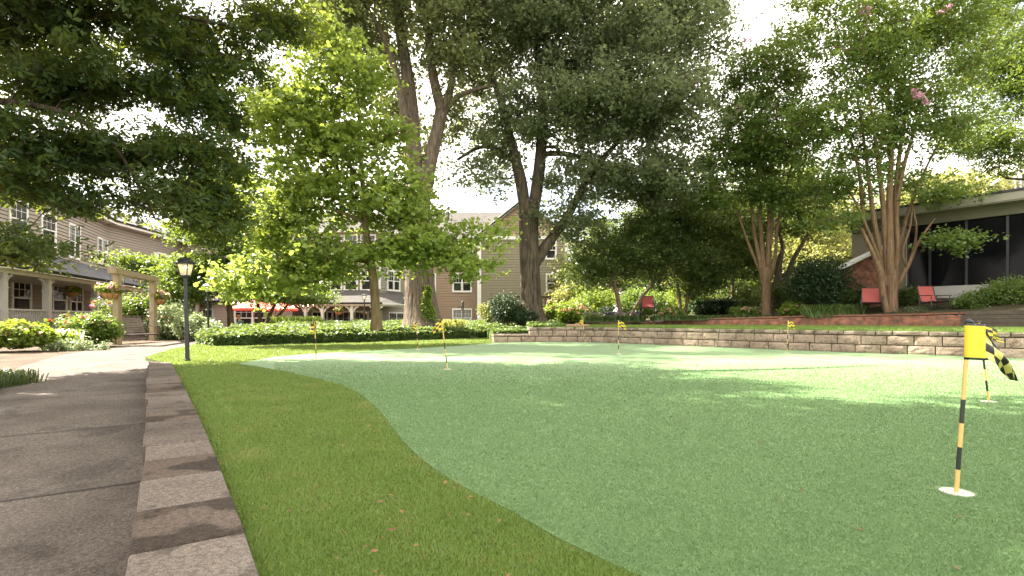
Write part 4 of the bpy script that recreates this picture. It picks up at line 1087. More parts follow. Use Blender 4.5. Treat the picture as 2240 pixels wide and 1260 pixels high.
# --- right building with the dark glass
RB = thing('screened_hall', 'low modern hall with a white fascia and a wall of black glass, at the right', 'building', (18, 20, 1.5))
o_ = off(RB)
ra = np.array([XA(1985, 20), 20.]); rb = np.array([XA(2240, 17.4), 17.4]); rd = (rb-ra)/np.linalg.norm(rb-ra); rc = rb+rd*6
rf = Fr(ra, rc, (0, 0)); zb_, zt_ = 1.95, 4.25
mb = MB(); mb.box(0, rf.L, -.05, 0, zb_, zt_, fr=rf); mb.build('glass_wall', M['glass_black'], RB, offset=o_)
for i, px in enumerate((1988, 2035, 2115, 2205)):
    u = rf.u_at(px); mb = MB(); mb.box(u-.035, u+.035, 0.002, .06, zb_, zt_, fr=rf); mb.build('mullion', M['black'], RB, offset=o_)
mb = MB(); mb.box(-.1, rf.L, -.1, .09, .9, zb_-.002, fr=rf); mb.build('base_wall', M['tan_base'], RB, offset=o_)
fa = Fr(ra-rd*1.9, rc, (0, 0))
mb = MB(); mb.box(0, fa.L, -.3, .15, zt_, zt_+.42, fr=fa); mb.build('header', mat('khaki_shaded', (.10, .095, .055), .7, (.12, .115, .07), 2), RB, offset=o_)  # khaki kept dark: the tree shade is put into the header colour
mb = MB(); mb.box(-.1, fa.L, .16, .62, zt_+.36, zt_+.40, fr=fa); mb.box(-.1, fa.L, .60, .66, zt_+.40, zt_+.66, fr=fa); mb.build('fascia', mat('fascia_shaded', (.26, .245, .195), .7, (.22, .205, .165), 1.5), RB, offset=o_)  # pale fascia toned down to tan, its shade painted into the colour
mb = MB(); mb.box(-.15, fa.L, -8, .70, zt_+.665, zt_+.74, fr=fa); mb.build('roof', M['metal_black'], RB, offset=o_)
mb = MB(); mb.box(.0, 1.85, -2, .0, .9, zt_-.01, fr=fa); mb.build('side_wall', M['side_olive'], RB, offset=o_)
BW = thing('brick_house', 'red brick gabled wing with a white sloping roof edge behind the right crape myrtle', 'building', (15, 23, 1))
o_ = off(BW); Yb_ = 19.9
pts2 = [(XA(1838, Yb_), Yb_), (XA(1925, Yb_), Yb_), (XA(1950, Yb_), Yb_)]
uvwall('wall', [pts2[0], pts2[1], pts2[2]], [.9, .9, .9], [ZA(585, Yb_), ZA(546, Yb_), ZA(534, Yb_)], .3, M['brick'], BW, o_)
mb = MB(); mb.bar((XA(1826, Yb_), Yb_-.1, ZA(590, Yb_)), (XA(1935, Yb_), Yb_-.1, ZA(538, Yb_)), .5, .09); mb.build('roof_edge', M['white'], BW, offset=o_)
WH = thing('white_house', 'pale house with white vertical bars showing above the dark glass hall roof', 'building', (38, 40, 2))
o_ = off(WH); mb = MB(); Yh = 38.; X0, X1 = XA(2172, Yh), XA(2330, Yh)
mb.prism([(X0, ZA(600, Yh)), (X1, ZA(600, Yh)), (X1, ZA(300, Yh)), (X0+1.8, ZA(370, Yh)), (X0, ZA(404, Yh))], 0, 6, fr=lambda x, y, z: (x, Yh+z, y)); mb.build('wall', mat('pale_wall', (.5, .47, .42), .8), WH, offset=o_)
mb = MB()
for i in range(9): mb.box(XA(2212+i*12, Yh), XA(2212+i*12+4, Yh), Yh-.25, Yh-.1, ZA(470, Yh), ZA(345, Yh))
mb.build('column_row', M['white'], WH, offset=o_)

# ------------------------------------------------------------------ red sling chairs
def chair_proto():
    t = thing('sling_chair', '', 'chair', (0, 0, 0))
    w = .26
    mb = MB(); mb.add([(-w, -.02, .44), (w, -.02, .44), (w, .42, .40), (-w, .42, .40), (-w, .0, .425), (w, 0, .425), (w, .42, .385), (-w, .42, .385)], [(0, 1, 2, 3), (7, 6, 5, 4), (0, 4, 5, 1), (1, 5, 6, 2), (2, 6, 7, 3), (3, 7, 4, 0)])
    mb.build('seat', M['red_sling'], t)
    V = []; 
    for i in range(7):
        q = i/6; z = .44+.52*q; y = .42+.17*q+.03*math.sin(q*3)
        V += [(-w, y, z), (w, y, z), (-w, y+.015, z-.003), (w, y+.015, z-.003)]
    mb = MB(); fs = []
    for i in range(6): k_ = i*4; fs += [(k_, k_+1, k_+5, k_+4), (k_+3, k_+2, k_+6, k_+7), (k_, k_+4, k_+6, k_+2), (k_+1, k_+3, k_+7, k_+5)]
    fs.append((24, 25, 27, 26)); mb.add(V, fs); mb.build('backrest', M['red_sling'], t)
    mb = MB()
    for s in (-1, 1):
        x = s*(w+.015); mb.tube([(x, -.04, .44), (x, .42, .40), (x, .5, .62), (x, .60, .97)], .014, 8)
    mb.tube([(-w-.01, .60, .97), (w+.01, .60, .97)], .014, 8); mb.tube([(-w-.01, -.04, .44), (w+.01, -.04, .44)], .014, 8)
    mb.build('frame', M['metal_black'], t, smooth=True)
    for s in (-1, 1):
        x = s*(w+.05); mb = MB(); mb.tube([(x, -.05, 0), (x, -.03, .3), (x, -.02, .60)], .014, 8); mb.build('leg', M['metal_black'], t, smooth=True)
        mb = MB(); mb.tube([(x, .50, 0), (x, .47, .3), (x, .44, .44)], .014, 8); mb.build('leg', M['metal_black'], t, smooth=True)
        mb = MB(); mb.bar((x, -.08, .625), (x, .5, .64), .05, .025); mb.tube([(x, .46, .44), (x, .49, .64)], .014, 6); mb.build('armrest', M['metal_black'], t)
    return t
cp_ = chair_proto()
for px, Y, rz, py, lab, first in ((1908, 18.2, -30, 689, 'red sling chair with black frame left of the right crape myrtle trunk', True), (2056, 17.3, 2, 688, 'red sling chair turned sideways below the black glass wall', False), (1420, 23.5, -6, 694, 'red sling chair alone among the shrubs above the block wall', False)):
    o = cp_ if first else copy_tree(cp_)
    z = ZA(py, Y); o.location = (XA(px, Y), Y, z); o.rotation_euler = (0, 0, math.radians(rz))
    tag(o, lab, 'chair', 'red garden chairs')

# ------------------------------------------------------------------ person bending at the bed
def person():
    Y = 30.5; x = XA(527, Y); g = -.72
    t = thing('person', 'person in a teal shirt and brown hat stooping behind the ivy bed', 'person', (x, Y, g))
    J = {'pel': (0.06, 0, .88), 'spn': (.05, 0, 1.1), 'chs': (-.02, 0, 1.32), 'nck': (-.09, 0, 1.46), 'hd': (-.13, 0, 1.55), 'top': (-.14, 0, 1.66),
         'shl': (-.0, -.19, 1.36), 'ell': (-.18, -.22, 1.16), 'wrl': (-.42, -.2, 1.14), 'hal': (-.50, -.19, 1.13), 'shr': (0, .19, 1.36), 'elr': (-.2, .22, 1.14), 'wrr': (-.42, .2, 1.08), 'har': (-.5, .19, 1.06),
         'hpl': (.06, -.1, .84), 'knl': (.0, -.11, .46), 'anl': (.06, -.11, .08), 'tol': (-.1, -.11, .03), 'hpr': (.06, .1, .84), 'knr': (.04, .11, .46), 'anr': (.1, .11, .08), 'tor': (-.06, .11, .03)}
    R = {'pel': .15, 'spn': .14, 'chs': .16, 'nck': .055, 'hd': .085, 'top': .07, 'shl': .06, 'ell': .042, 'wrl': .03, 'hal': .028, 'hpl': .09, 'knl': .058, 'anl': .04, 'tol': .035}
    E = [('pel', 'spn'), ('spn', 'chs'), ('chs', 'nck'), ('nck', 'hd'), ('hd', 'top'), ('chs', 'shl'), ('shl', 'ell'), ('ell', 'wrl'), ('wrl', 'hal'), ('chs', 'shr'), ('shr', 'elr'), ('elr', 'wrr'), ('wrr', 'har'),
         ('pel', 'hpl'), ('hpl', 'knl'), ('knl', 'anl'), ('anl', 'tol'), ('pel', 'hpr'), ('hpr', 'knr'), ('knr', 'anr'), ('anr', 'tor')]
    def skin(name, keys, edges, m, k=1.0, parent=None, root='pel', extra=None):
        me = bpy.data.meshes.new(name); idx = {q: i for i, q in enumerate(keys)}
        me.from_pydata([J[q] for q in keys], [(idx[a], idx[b]) for a, b in edges], [])
        o = bpy.data.objects.new(name, me); COL.objects.link(o); o.parent = parent
        s = o.modifiers.new('skin', 'SKIN')
        if not me.skin_vertices: me.attributes
        lay = me.skin_vertices[0] if me.skin_vertices else None
        if lay:
            for i, q in enumerate(keys):
                r = R.get(q) or R.get(q[:-1]+'l', .05); lay.data[i].radius = (r*k, r*k); lay.data[i].use_root = (q == root)
        ss = o.modifiers.new('sub', 'SUBSURF'); ss.levels = 2; ss.render_levels = 2
        me.materials.append(m); return o
    def skinned(name, keys, edges, m, k, root):
        bm_ = __import__('bmesh').new(); lay = bm_.verts.layers.skin.verify(); vs = {}
        for q in keys:
            v = bm_.verts.new(J[q]); r = R.get(q) or R.get(q[:-1]+'l', .05); v[lay].radius = (r*k, r*k); v[lay].use_root = (q == root); vs[q] = v
        for a, b in edges: bm_.edges.new((vs[a], vs[b]))
        me = bpy.data.meshes.new(name); bm_.to_mesh(me); bm_.free(); me.materials.append(m)
        o = bpy.data.objects.new(name, me); COL.objects.link(o); o.parent = t
        o.modifiers.new('skin', 'SKIN'); s = o.modifiers.new('sub', 'SUBSURF'); s.levels = 2; s.render_levels = 2
        return o
    skinned('body', list(J), E, M['skin'], 1.0, 'pel')
    up = ['pel', 'spn', 'chs', 'shl', 'ell', 'shr', 'elr']
    skinned('shirt', up, [('pel', 'spn'), ('spn', 'chs'), ('chs', 'shl'), ('shl', 'ell'), ('chs', 'shr'), ('shr', 'elr')], M['teal'], 1.18, 'pel')
    lo = ['pel', 'hpl', 'knl', 'anl', 'hpr', 'knr', 'anr']
    skinned('trousers', lo, [('pel', 'hpl'), ('hpl', 'knl'), ('knl', 'anl'), ('pel', 'hpr'), ('hpr', 'knr'), ('knr', 'anr')], M['dkgreen'], 1.2, 'pel')
    mb = MB(); mb.lathe((-.135, 0, 1.645), [(.19, 0), (.2, .012), (.105, .02), (.095, .09), (.05, .11)], 20); mb.build('hat', M['straw'], t, smooth=True)
person()

# ------------------------------------------------------------------ shrubs and flowers
def shrub(name, label, px, py, Y, rx, rz, ry, n, size, m, zg=None, flowers=None, seed=0, shape='quad', cat='shrub', up=.5, group=None):
    """px,py centre; rx,rz in photo pixels at distance Y; ry in metres"""
    rng = np.random.default_rng(seed+50); c = W(px, py, Y); R = np.array((rx*Y/F, ry, rz*Y/F))
    if zg is None: zg = c[2]-R[2]
    t = thing(name, label, cat, (c[0], c[1], zg), group)
    nc = max(12, int(n/60)); d_ = rng.normal(size=(nc, 3)); d_ /= np.linalg.norm(d_, axis=1)[:, None]; cc = c+d_*(rng.random(nc)**.38)[:, None]*R
    cc[:, 2] = np.maximum(cc[:, 2], zg+.05)
    idx = rng.integers(0, nc, n); sg = max(.05, min(R)*.22)
    L = cc[idx]+rng.normal(size=(n, 3))*sg; L[:, 2] = np.maximum(L[:, 2], zg+.01)
    leaves('foliage', L, size, m, t, shape, up, seed, off(t))
    mb = MB()
    for i in range(14):
        e = cc[rng.integers(nc)]; b = np.array((c[0]+rng.normal()*.1, c[1]+rng.normal()*.1, zg-.05)); mb.tube([b, (b+e)/2+rng.normal(size=3)*.04, e], [.014, .01, .005], 5, cap=False)
    mb.build('stems', M['bark_thin'], t, offset=off(t))
    if flowers:
        for k_, (fm, nf, fs) in enumerate(flowers):
            nb = max(4, nf//18); d_ = rng.normal(size=(nb, 3)); d_[:, 2] = np.abs(d_[:, 2])*.9; d_[:, 1] = -np.abs(d_[:, 1]); d_ /= np.linalg.norm(d_, axis=1)[:, None]
            fc = c+d_*R*1.02
            for q_ in range(nb): leaves('flower_head', fc[q_]+np.clip(rng.normal(size=(nf//nb, 3)), -1.4, 1.4)*fs*.45, fs, fm, t, 'round', 1.0, seed+7+k_+q_, off(t))
    return t
shrub('hydrangea', 'yellow-green hydrangea with faded rusty blooms in front of the left porch', 35, 733, 12.5, 58, 25, .7, 6000, .075, M['leaf_hyd'], None, [(M['petal_rust'], 500, .035)], 1, 'round')
shrub('hydrangea', 'pale hydrangea at the far left edge behind the mulch', -45, 735, 12, 40, 24, .6, 3000, .075, M['leaf_hyd'], None, [(M['petal_rust'], 200, .035)], 41, 'round')
shrub('rose_bush', 'tall rose bush with red blooms in front of the porch post', 202, 720, 15.0, 52, 30, .7, 7500, .06, M['leaf_shrub'], None, [(M['petal_red'], 260, .035)], 2, 'round')
shrub('rose_bush', 'open rose bush with pink blooms left of the timber swing post', 160, 706, 17.5, 40, 18, .6, 2600, .06, M['leaf_shrub'], None, [(M['petal_red'], 260, .04)], 3, 'round')
shrub('variegated_shrub', 'low white-edged shrub at the front edge of the mulch bed', 155, 760, 13.3, 78, 16, .45, 5200, .055, M['leaf_varieg'], None, None, 4)
shrub('flowering_shrub', 'flowering shrub with coral blooms behind the swing bench', 300, 690, 20.6, 52, 36, .8, 10500, .07, M['leaf_shrub'], None, [(M['petal_rust'], 300, .05), (M['petal_violet'], 60, .04)], 5, 'round')
shrub('flowering_shrub', 'dense green shrub right of the swing frame with coral flowers', 375, 705, 20.5, 42, 38, .9, 6500, .07, M['leaf_varieg'], None, [(M['petal_rust'], 260, .045)], 6, 'round')
shrub('flowering_shrub', 'rounded grey-green shrub behind the near lamp post', 425, 716, 19, 34, 26, .8, 4800, .065, M['leaf_varieg'], None, None, 7, 'round')
shrub('flowering_shrub', 'grey-green shrub at the foot of the second lamp post', 470, 724, 18, 28, 16, .6, 2600, .06, M['leaf_varieg'], None, None, 8, 'round')
shrub('flowering_shrub', 'dark low shrub under the swing bench', 362, 730, 20.3, 26, 14, .5, 2500, .06, M['leaf_wood'], None, None, 9)
shrub('flowering_shrub', 'wispy shrub with violet flowers against the left porch railing', 235, 672, 19.5, 26, 22, .5, 1500, .05, M['leaf_shrub'], -.1, [(M['petal_violet'], 70, .05), (M['petal_red'], 80, .05)], 10)
shrub('rhododendron', 'dark round glossy shrub left of the second oak trunk', 1108, 677, 22, 36, 30, .8, 8000, .08, M['leaf_dark'], None, None, 11)
shrub('rhododendron', 'small dark glossy shrub at the foot of the second oak trunk', 1150, 693, 21.5, 26, 15, .5, 3000, .07, M['leaf_dark'], None, None, 12)
shrub('golden_shrub', 'pale golden shrub between the tan wall and the dark round shrub', 1068, 686, 25, 24, 20, .6, 2600, .08, M['leaf_yellow'], None, None, 13)
shrub('hydrangea_hedge', 'long green hydrangea hedge with rusty tops right of the second oak trunk', 1245, 686, 23.5, 62, 20, .9, 9000, .09, M['leaf_hyd'], None, [(M['petal_rust'], 900, .05)], 14, 'round')
shrub('evergreen_shrub', 'dark low evergreen at the right end of the hydrangea hedge', 1328, 684, 24.5, 34, 12, .6, 3000, .07, M['leaf_dark'], None, None, 15)
shrub('hydrangea', 'hydrangea with rusty blooms right of the lone red chair', 1468, 690, 22.5, 30, 15, .6, 2800, .08, M['leaf_shrub'], None, [(M['petal_rust'], 300, .05)], 16, 'round')
shrub('hydrangea', 'hydrangea with rusty blooms between the lone red chair and the left crape myrtle', 1630, 684, 22, 32, 12, .6, 2400, .08, M['leaf_shrub'], None, [(M['petal_rust'], 240, .05)], 17, 'round')
shrub('hydrangea', 'light green hydrangea right of the left crape myrtle trunk', 1738, 680, 20.5, 28, 18, .6, 3000, .08, M['leaf_hyd'], None, [(M['petal_rust'], 160, .05)], 18, 'round')
shrub('juniper', 'rusty green feathery shrub behind the left crape myrtle', 1735, 655, 25, 36, 22, .8, 3500, .07, M['leaf_yellow'], .7, None, 19)
shrub('holly_shrub', 'large black-green holly in front of the brick wing', 1790, 618, 20, 58, 50, 1.0, 15000, .085, M['leaf_dark'], .8, None, 20)
shrub('laurel_shrub', 'dark laurel behind the left of the right crape myrtle', 1875, 652, 19.45, 46, 28, .2, 4500, .08, M['leaf_wood'], .9, None, 21)
shrub('laurel_shrub', 'dark laurel between the two right red chairs', 1990, 655, 19.3, 34, 26, .4, 4000, .08, M['leaf_wood'], .9, None, 22)
shrub('azalea', 'broad azalea under the black glass wall right of the sideways chair', 2150, 664, 16.9, 58, 24, .6, 9000, .07, M['leaf_myrtle'], .95, None, 23)
shrub('azalea', 'azalea under the black glass wall at the right edge of the picture', 2225, 648, 16.4, 60, 36, .8, 9000, .07, M['leaf_myrtle'], .95, None, 24)
shrub('ground_juniper', 'low blue-green creeping juniper right of the crape myrtle base', 2008, 682, 17.9, 42, 9, .4, 3500, .06, M['leaf_oakB'], None, None, 25)
# strap leaved grasses and ferns
def grass_tuft(name, label, px0, px1, Y, zb, h, n, m, seed, ry=.5, w=.014, lean=.6, cat='plant', flower=None):
    rng = np.random.default_rng(seed); x = rng.uniform(XA(px0, Y), XA(px1, Y), n); y = Y+rng.uniform(-ry, ry, n)
    t = thing(name, label, cat, ((XA(px0, Y)+XA(px1, Y))/2, Y, zb))
    hh = h*(.55+.6*rng.random(n)); a = rng.random(n)*2*math.pi; dx = np.cos(a)*hh*lean*(.4+rng.random(n)); dy = np.sin(a)*hh*lean*.7
    V = np.zeros((n, 5, 3)); wx = w*(.7+.6*rng.random(n))
    z0 = np.full(n, zb-.02)
    V[:, 0] = np.stack([x-wx, y, z0], 1); V[:, 1] = np.stack([x+wx, y, z0], 1)
    V[:, 2] = np.stack([x+wx+dx*.4, y+dy*.4, z0+hh*.8], 1); V[:, 3] = np.stack([x+dx, y+dy, z0+hh*.72], 1); V[:, 4] = np.stack([x-wx+dx*.4, y+dy*.4, z0+hh*.8], 1)
    fast_mesh('blades', V, [(0, 1, 2, 4), (4, 2, 3)], m, t, offset=off(t))
    if flower:
        fx_ = np.stack([rng.uniform(XA(px0, Y), XA(px1, Y), 200), Y+rng.uniform(-ry, ry, 200), zb+h*(.95+.35*rng.random(200))], 1); leaves('flowers', fx_, .035, flower, t, 'quad', 0, seed, off(t))
    return t
grass_tuft('liriope', 'dark green clump of liriope grass at the left edge beside the path', -190, -5, 6.3, -.16, .30, 2600, M['leaf_wood'], 31, .6, .006)
grass_tuft('liriope', 'dark liriope border with lilac spikes left of the lone red chair', 1278, 1405, 21.6, .64, .32, 3500, M['leaf_wood'], 32, .5, .012, flower=M['petal_violet'])
grass_tuft('liriope', 'dark liriope border between the lone red chair and the left crape myrtle', 1430, 1690, 21.0, .72, .24, 4500, M['leaf_wood'], 33, .5, .012)
grass_tuft('daylily', 'arching daylily clump spilling over the brick wall', 1765, 1875, 18.9, .82, .55, 420, M['leaf_myrtle'], 34, .4, .012, 1.0)
grass_tuft('daylily', 'yellow-green daylily leaves over the middle of the ivy bed', 600, 700, 21, .45, .5, 500, M['leaf_hyd'], 35, .4, .02, .4)
grass_tuft('fern', 'golden fern frond cluster between the hydrangea and the rose bush', 108, 160, 13.8, -.15, .72, 260, M['leaf_hyd'], 36, .25, .03, .7)
grass_tuft('fern', 'yellow fern in the ivy below the tan wall window', 968, 1018, 19.5, .5, .3, 160, M['leaf_yellow'], 37, .3, .025, 1.0)
# ivy climbing the oak
def climber():
    rng = np.random.default_rng(44); Y = 20.3; n = 1500
    t = thing('climbing_ivy', 'bright green ivy climbing the base of the wide oak trunk', 'climbing plant', (XA(938, Y), Y, .4))
    q = rng.random(n); px = 935+(rng.random(n)-.5)*30*(1.15-q*.8)+2*np.sin(q*9); py = 700-75*q
    Yv = Y+rng.random(n)*.12; C = np.stack([(px-CX)/F*Yv, Yv, H+(HZ-py)/F*Yv], 1); leaves('foliage', C, .07, M['leaf_ginkgo'], t, 'round', .3, 3, off(t))
climber()

# ------------------------------------------------------------------ trees
TREES = True
def Bn(px, py, Y, w): return (XA(px, Y), Y, ZA(py, Y))
oakA = [[(928, 735, 130, 0), (925, 706, 84, 0), (921, 660, 66, 0), (918, 600, 58, 0), (916, 540, 50, 0), (917, 480, 46, 0), (918, 430, 46, 0), (923, 390, 52, 0), (926, 372, 40, 0)],
        [(912, 410, 30, 0), (905, 330, 34), (903, 280, 32), (898, 220, 30), (889, 150, 26), (879, 90, 24), (870, 20, 22), (860, -80, 14), (850, -200, 6)],
        [(932, 405, 28, 0), (946, 330, 30), (957, 285, 29), (966, 240, 28)],
        [(966, 242, 24, 0), (955, 200, 22), (945, 150, 20), (938, 80, 17), (924, 10, 15), (915, -90, 8)],
        [(967, 243, 22, 0), (984, 200, 17), (992, 150), (1006, 90, 13), (1040, 35, 11), (1085, -40, 6)],
        [(968, 250, 14, 0), (998, 215, 12), (1035, 197, 9), (1080, 186, 5)],
        [(904, 330, 18, 0), (888, 280, 18), (880, 230, 17), (870, 180, 16), (857, 130, 14), (836, 75, 11), (800, 10, 8), (770, -60, 5)],
        [(912, 460, 12, 0), (892, 448, 10), (872, 440, 6)]]
def Wd(x, y, z, rx, rz, ry, n): return (CX+x/y*F, HZ-(z-H)/y*F, y, rx/y*F, rz/y*F, ry, n)
crownA = [(735, 30, 20, 60, 70, 2, 34), (1000, 260, 22, 40, 50, 1.5, 10), Wd(-3, 16, 14.6, 5, 1.3, 3, 52), Wd(-10.5, 18, 15, 6.5, 1.5, 4, 165), (880, -60, 21, 190, 110, 3.5, 170), (780, 60, 21.5, 110, 100, 3, 90), (980, 40, 20.5, 110, 90, 3, 60), (1040, -60, 21, 160, 90, 3.5, 90), (860, 200, 22.5, 70, 100, 2, 45), (1010, 150, 21, 70, 50, 2, 26),  # the world-placed blobs are unseen foliage, added to dapple the far green
          (880, -250, 21, 300, 120, 5, 200), (940, 320, 23.5, 70, 60, 1.5, 16)]
oakB = [[(1168, 725, 92, 0), (1164, 692, 58, 0), (1162, 650, 46, 0), (1160, 600, 43, 0), (1158, 540, 42, 0), (1157, 490, 42, 0), (1158, 455, 44, 0), (1160, 438, 30, 0)],
        [(1150, 470, 24, 0), (1140, 400, 26), (1127, 345, 22), (1113, 290, 18), (1100, 240, 15), (1086, 195, 12), (1066, 130, 8), (1050, 60, 5)],
        [(1166, 465, 26, 0), (1178, 385, 26), (1184, 320, 24), (1188, 275, 21), (1189, 230, 19), (1182, 180, 17), (1176, 120, 14), (1182, 40, 10), (1190, -60, 6)],
        [(1172, 580, 18, 0), (1190, 545, 25), (1214, 512, 21), (1240, 475, 18), (1265, 430, 16), (1288, 385, 15), (1325, 340, 12), (1370, 290, 7), (1400, 250, 4)],
        [(1184, 338, 12, 0), (1232, 336, 12), (1300, 352, 11), (1372, 368, 10), (1440, 385, 8), (1512, 408, 5)],
        [(1182, 322, 8, 0), (1215, 322, 7), (1225, 330, 4)],
        [(1130, 360, 12, 0), (1095, 330, 9), (1050, 322, 8), (1000, 350, 6)]]
crownB = [(1180, 60, 22.5, 170, 110, 3.5, 170), (1350, 90, 22, 200, 130, 4, 230), (1500, 50, 22.5, 110, 110, 3, 100), (1280, 240, 21.5, 160, 90, 3, 150), (1430, 260, 21.5, 130, 100, 3, 140), (1100, 290, 22, 85, 80, 2.5, 50),
          (1280, 390, 22, 120, 45, 2.2, 44), (1420, 400, 21.5, 110, 55, 2.5, 80), (1260, 480, 22.5, 55, 60, 1.6, 24), (1060, 380, 22, 70, 30, 1.8, 14), (1300, -150, 22, 330, 120, 5, 260), (1060, 120, 23, 90, 90, 2.5, 50), (1190, 470, 22, 30, 50, 1, 6)]
gk = [[(824, 722, 30, 0), (822, 690, 22, 0), (820, 645, 20, 0), (815, 600, 19, 0), (809, 560, 17, 0), (800, 500, 14, 0), (795, 430, 12, 0), (790, 350, 9, 0), (785, 250, 7, 0), (780, 150, 3, 0)],
      [(811, 575, 8, 0), (780, 570, 7), (740, 572, 5), (680, 580, 3)], [(806, 540, 7, 0), (860, 530, 6), (930, 540, 4), (1000, 560, 3)],
      [(800, 490, 7, 0), (760, 470, 6), (690, 450, 4), (620, 440, 3)], [(797, 450, 6, 0), (850, 450, 5), (930, 480, 3)], [(793, 390, 6, 0), (740, 350, 5), (660, 320, 3)], [(789, 330, 5, 0), (840, 300, 4), (900, 280, 3)]]
crownG = [(790, 560, 15, 150, 36, 1.8, 60), (640, 590, 14.6, 130, 38, 1.3, 75), (600, 500, 15, 100, 50, 1.3, 60), (660, 420, 15, 120, 60, 1.5, 70), (800, 440, 15, 130, 60, 1.7, 70), (920, 545, 14.8, 110, 30, 1.3, 48), (1030, 580, 14.6, 60, 18, .8, 18), (1000, 510, 15, 120, 14, .9, 22),
          (700, 300, 15, 140, 75, 1.6, 95), (830, 300, 15, 90, 70, 1.5, 40), (620, 230, 15, 80, 50, 1.2, 36), (740, 180, 15, 110, 60, 1.3, 55), (720, 90, 15, 90, 50, 1.2, 34), (890, 440, 14.7, 70, 50, 1.0, 25), (540, 620, 14.5, 60, 24, .8, 24)]
lo = [[(-560, 900, 220, 0), (-520, 600, 150, 0), (-480, 300, 130, 0), (-420, 0, 110, 0), (-300, -350, 90, 1), (-100, -700, 60, 2)],
      [(-500, 260, 60, 0), (-300, 160, 40, .6), (-80, 80, 20, 1), (150, 40, 12, 1.5), (350, 30, 8, 1.8), (560, 70, 5, 2)],
      [(-480, 340, 60, 0), (-280, 260, 40, 0), (-80, 220, 20, .3), (120, 240, 12, .8), (240, 310, 9, 1), (300, 400, 7, 1.2), (340, 480, 4, 1.3)],
      [(-400, 0, 70, 0), (-100, -250, 50, 1.5), (200, -350, 36, 3), (500, -400, 20, 4), (700, -380, 9, 5)]]
crownL = [(40, 60, 9, 170, 100, 2.0, 120), (210, 20, 9.2, 110, 60, 1.6, 44), (400, 50, 9.6, 130, 60, 1.6, 70), (590, 25, 10, 100, 50, 1.4, 46), (545, 140, 9.8, 50, 60, .9, 22),
          (250, 180, 8.8, 150, 38, 1.3, 50), (390, 150, 9.4, 90, 45, 1.2, 36), (70, 190, 8.4, 110, 40, 1.3, 36), (60, 320, 8.4, 130, 55, 1.4, 70), (230, 330, 8.9, 90, 45, 1.2, 40), (440, 240, 9.4, 90, 45, 1.1, 40),
          (390, 350, 9.2, 100, 55, 1.2, 50), (440, 440, 9.3, 75, 55, 1.1, 44), (330, 450, 9.5, 60, 34, .9, 20), (50, 405, 8.2, 90, 20, 1.1, 30), (145, 440, 8.2, 32, 18, .6, 8), (28, 548, 7.6, 44, 11, .6, 18), (10, 510, 7.8, 24, 14, .6, 5), (490, 350, 9.6, 38, 50, .7, 16), (470, 500, 9.4, 34, 26, .7, 10),
          ]
shadeL = [Wd(-9, 5.5, 7.4, 3.6, 1.2, 2.8, 150), Wd(-5.5, 5.2, 7.4, 3.0, 1.2, 2.2, 150), Wd(-2, 5.0, 7.8, 2.6, 1.2, 2.0, 120), Wd(1.0, 4.6, 8.2, 2.4, 1.1, 1.9, 90), Wd(-8.5, 9.4, 9.0, 3.4, 1.1, 2.0, 120), Wd(-10.8, 7.6, 8, 2.6, 1.2, 1.8, 60)]  # unseen foliage above the view, added to shade the near green and path
def myrtle(stems, seed):
    return stems
mR = [[(1952, 700, 34, 0), (1950, 680, 27, 0), (1949, 640, 25, 0), (1948, 610, 28, 0), (1948, 590, 26, 0)],
      [(1946, 700, 16, -.1), (1936, 670, 14, -.15), (1930, 630, 13, -.2), (1925, 600, 11), (1912, 560, 9), (1898, 530, 8), (1885, 500, 6)],
      [(1940, 625, 14, 0), (1915, 560, 12), (1893, 500, 10), (1886, 440, 9), (1880, 380, 7), (1860, 300, 5), (1840, 230, 3)],
      [(1941, 610, 12, .1), (1926, 560, 11), (1915, 500, 10), (1906, 440, 9), (1899, 380, 7), (1886, 280, 5), (1870, 180, 3)],
      [(1944, 600, 14, 0), (1936, 520, 12), (1931, 440, 10), (1924, 380, 9), (1914, 300, 7), (1903, 220, 5), (1890, 120, 3)],
      [(1948, 600, 16, -.1), (1946, 500, 15), (1946, 420, 12), (1950, 340, 10), (1946, 250, 7), (1940, 150, 4)],
      [(1954, 600, 16, .1), (1958, 520, 14), (1960, 440, 12), (1965, 360, 9), (1976, 280, 7), (1992, 180, 4)],
      [(1957, 605, 13, 0), (1963, 540, 12), (1960, 470, 11), (1969, 400, 9), (1986, 330, 7), (2012, 250, 4)],
      [(1960, 628, 8, 0), (1985, 585, 8), (1998, 555, 7), (2015, 520, 5), (2045, 478, 3)], [(1990, 570, 6, 0), (2002, 530, 5), (2004, 490, 4), (1996, 450, 3)],
      [(1985, 590, 5, 0), (1975, 550, 5), (1990, 500, 4), (1998, 440, 2)], [(1942, 620, 9, .2), (1905, 520, 7), (1870, 440, 5), (1835, 380, 3)], [(1953, 590, 9, .2), (1985, 470, 7), (2020, 380, 5), (2060, 300, 3)]]
crownMR = [(1930, 160, 18.5, 190, 120, 2.2, 190), (1900, 40, 18.5, 190, 90, 2.2, 140), (2080, 100, 18.5, 140, 110, 2, 110), (1800, 290, 18.5, 100, 80, 1.6, 70), (2050, 280, 18.3, 110, 70, 1.6, 70), (1860, 400, 18.5, 90, 40, 1.3, 36), (1930, 320, 18.5, 120, 50, 1.6, 50),
           (2060, 420, 17.6, 80, 18, 1, 26), (2080, 530, 17.3, 45, 14, .7, 12), (1820, 490, 18.5, 60, 25, 1, 14), (1930, -100, 18.5, 220, 80, 2.5, 90), (1980, 400, 18.8, 60, 30, 1, 12)]
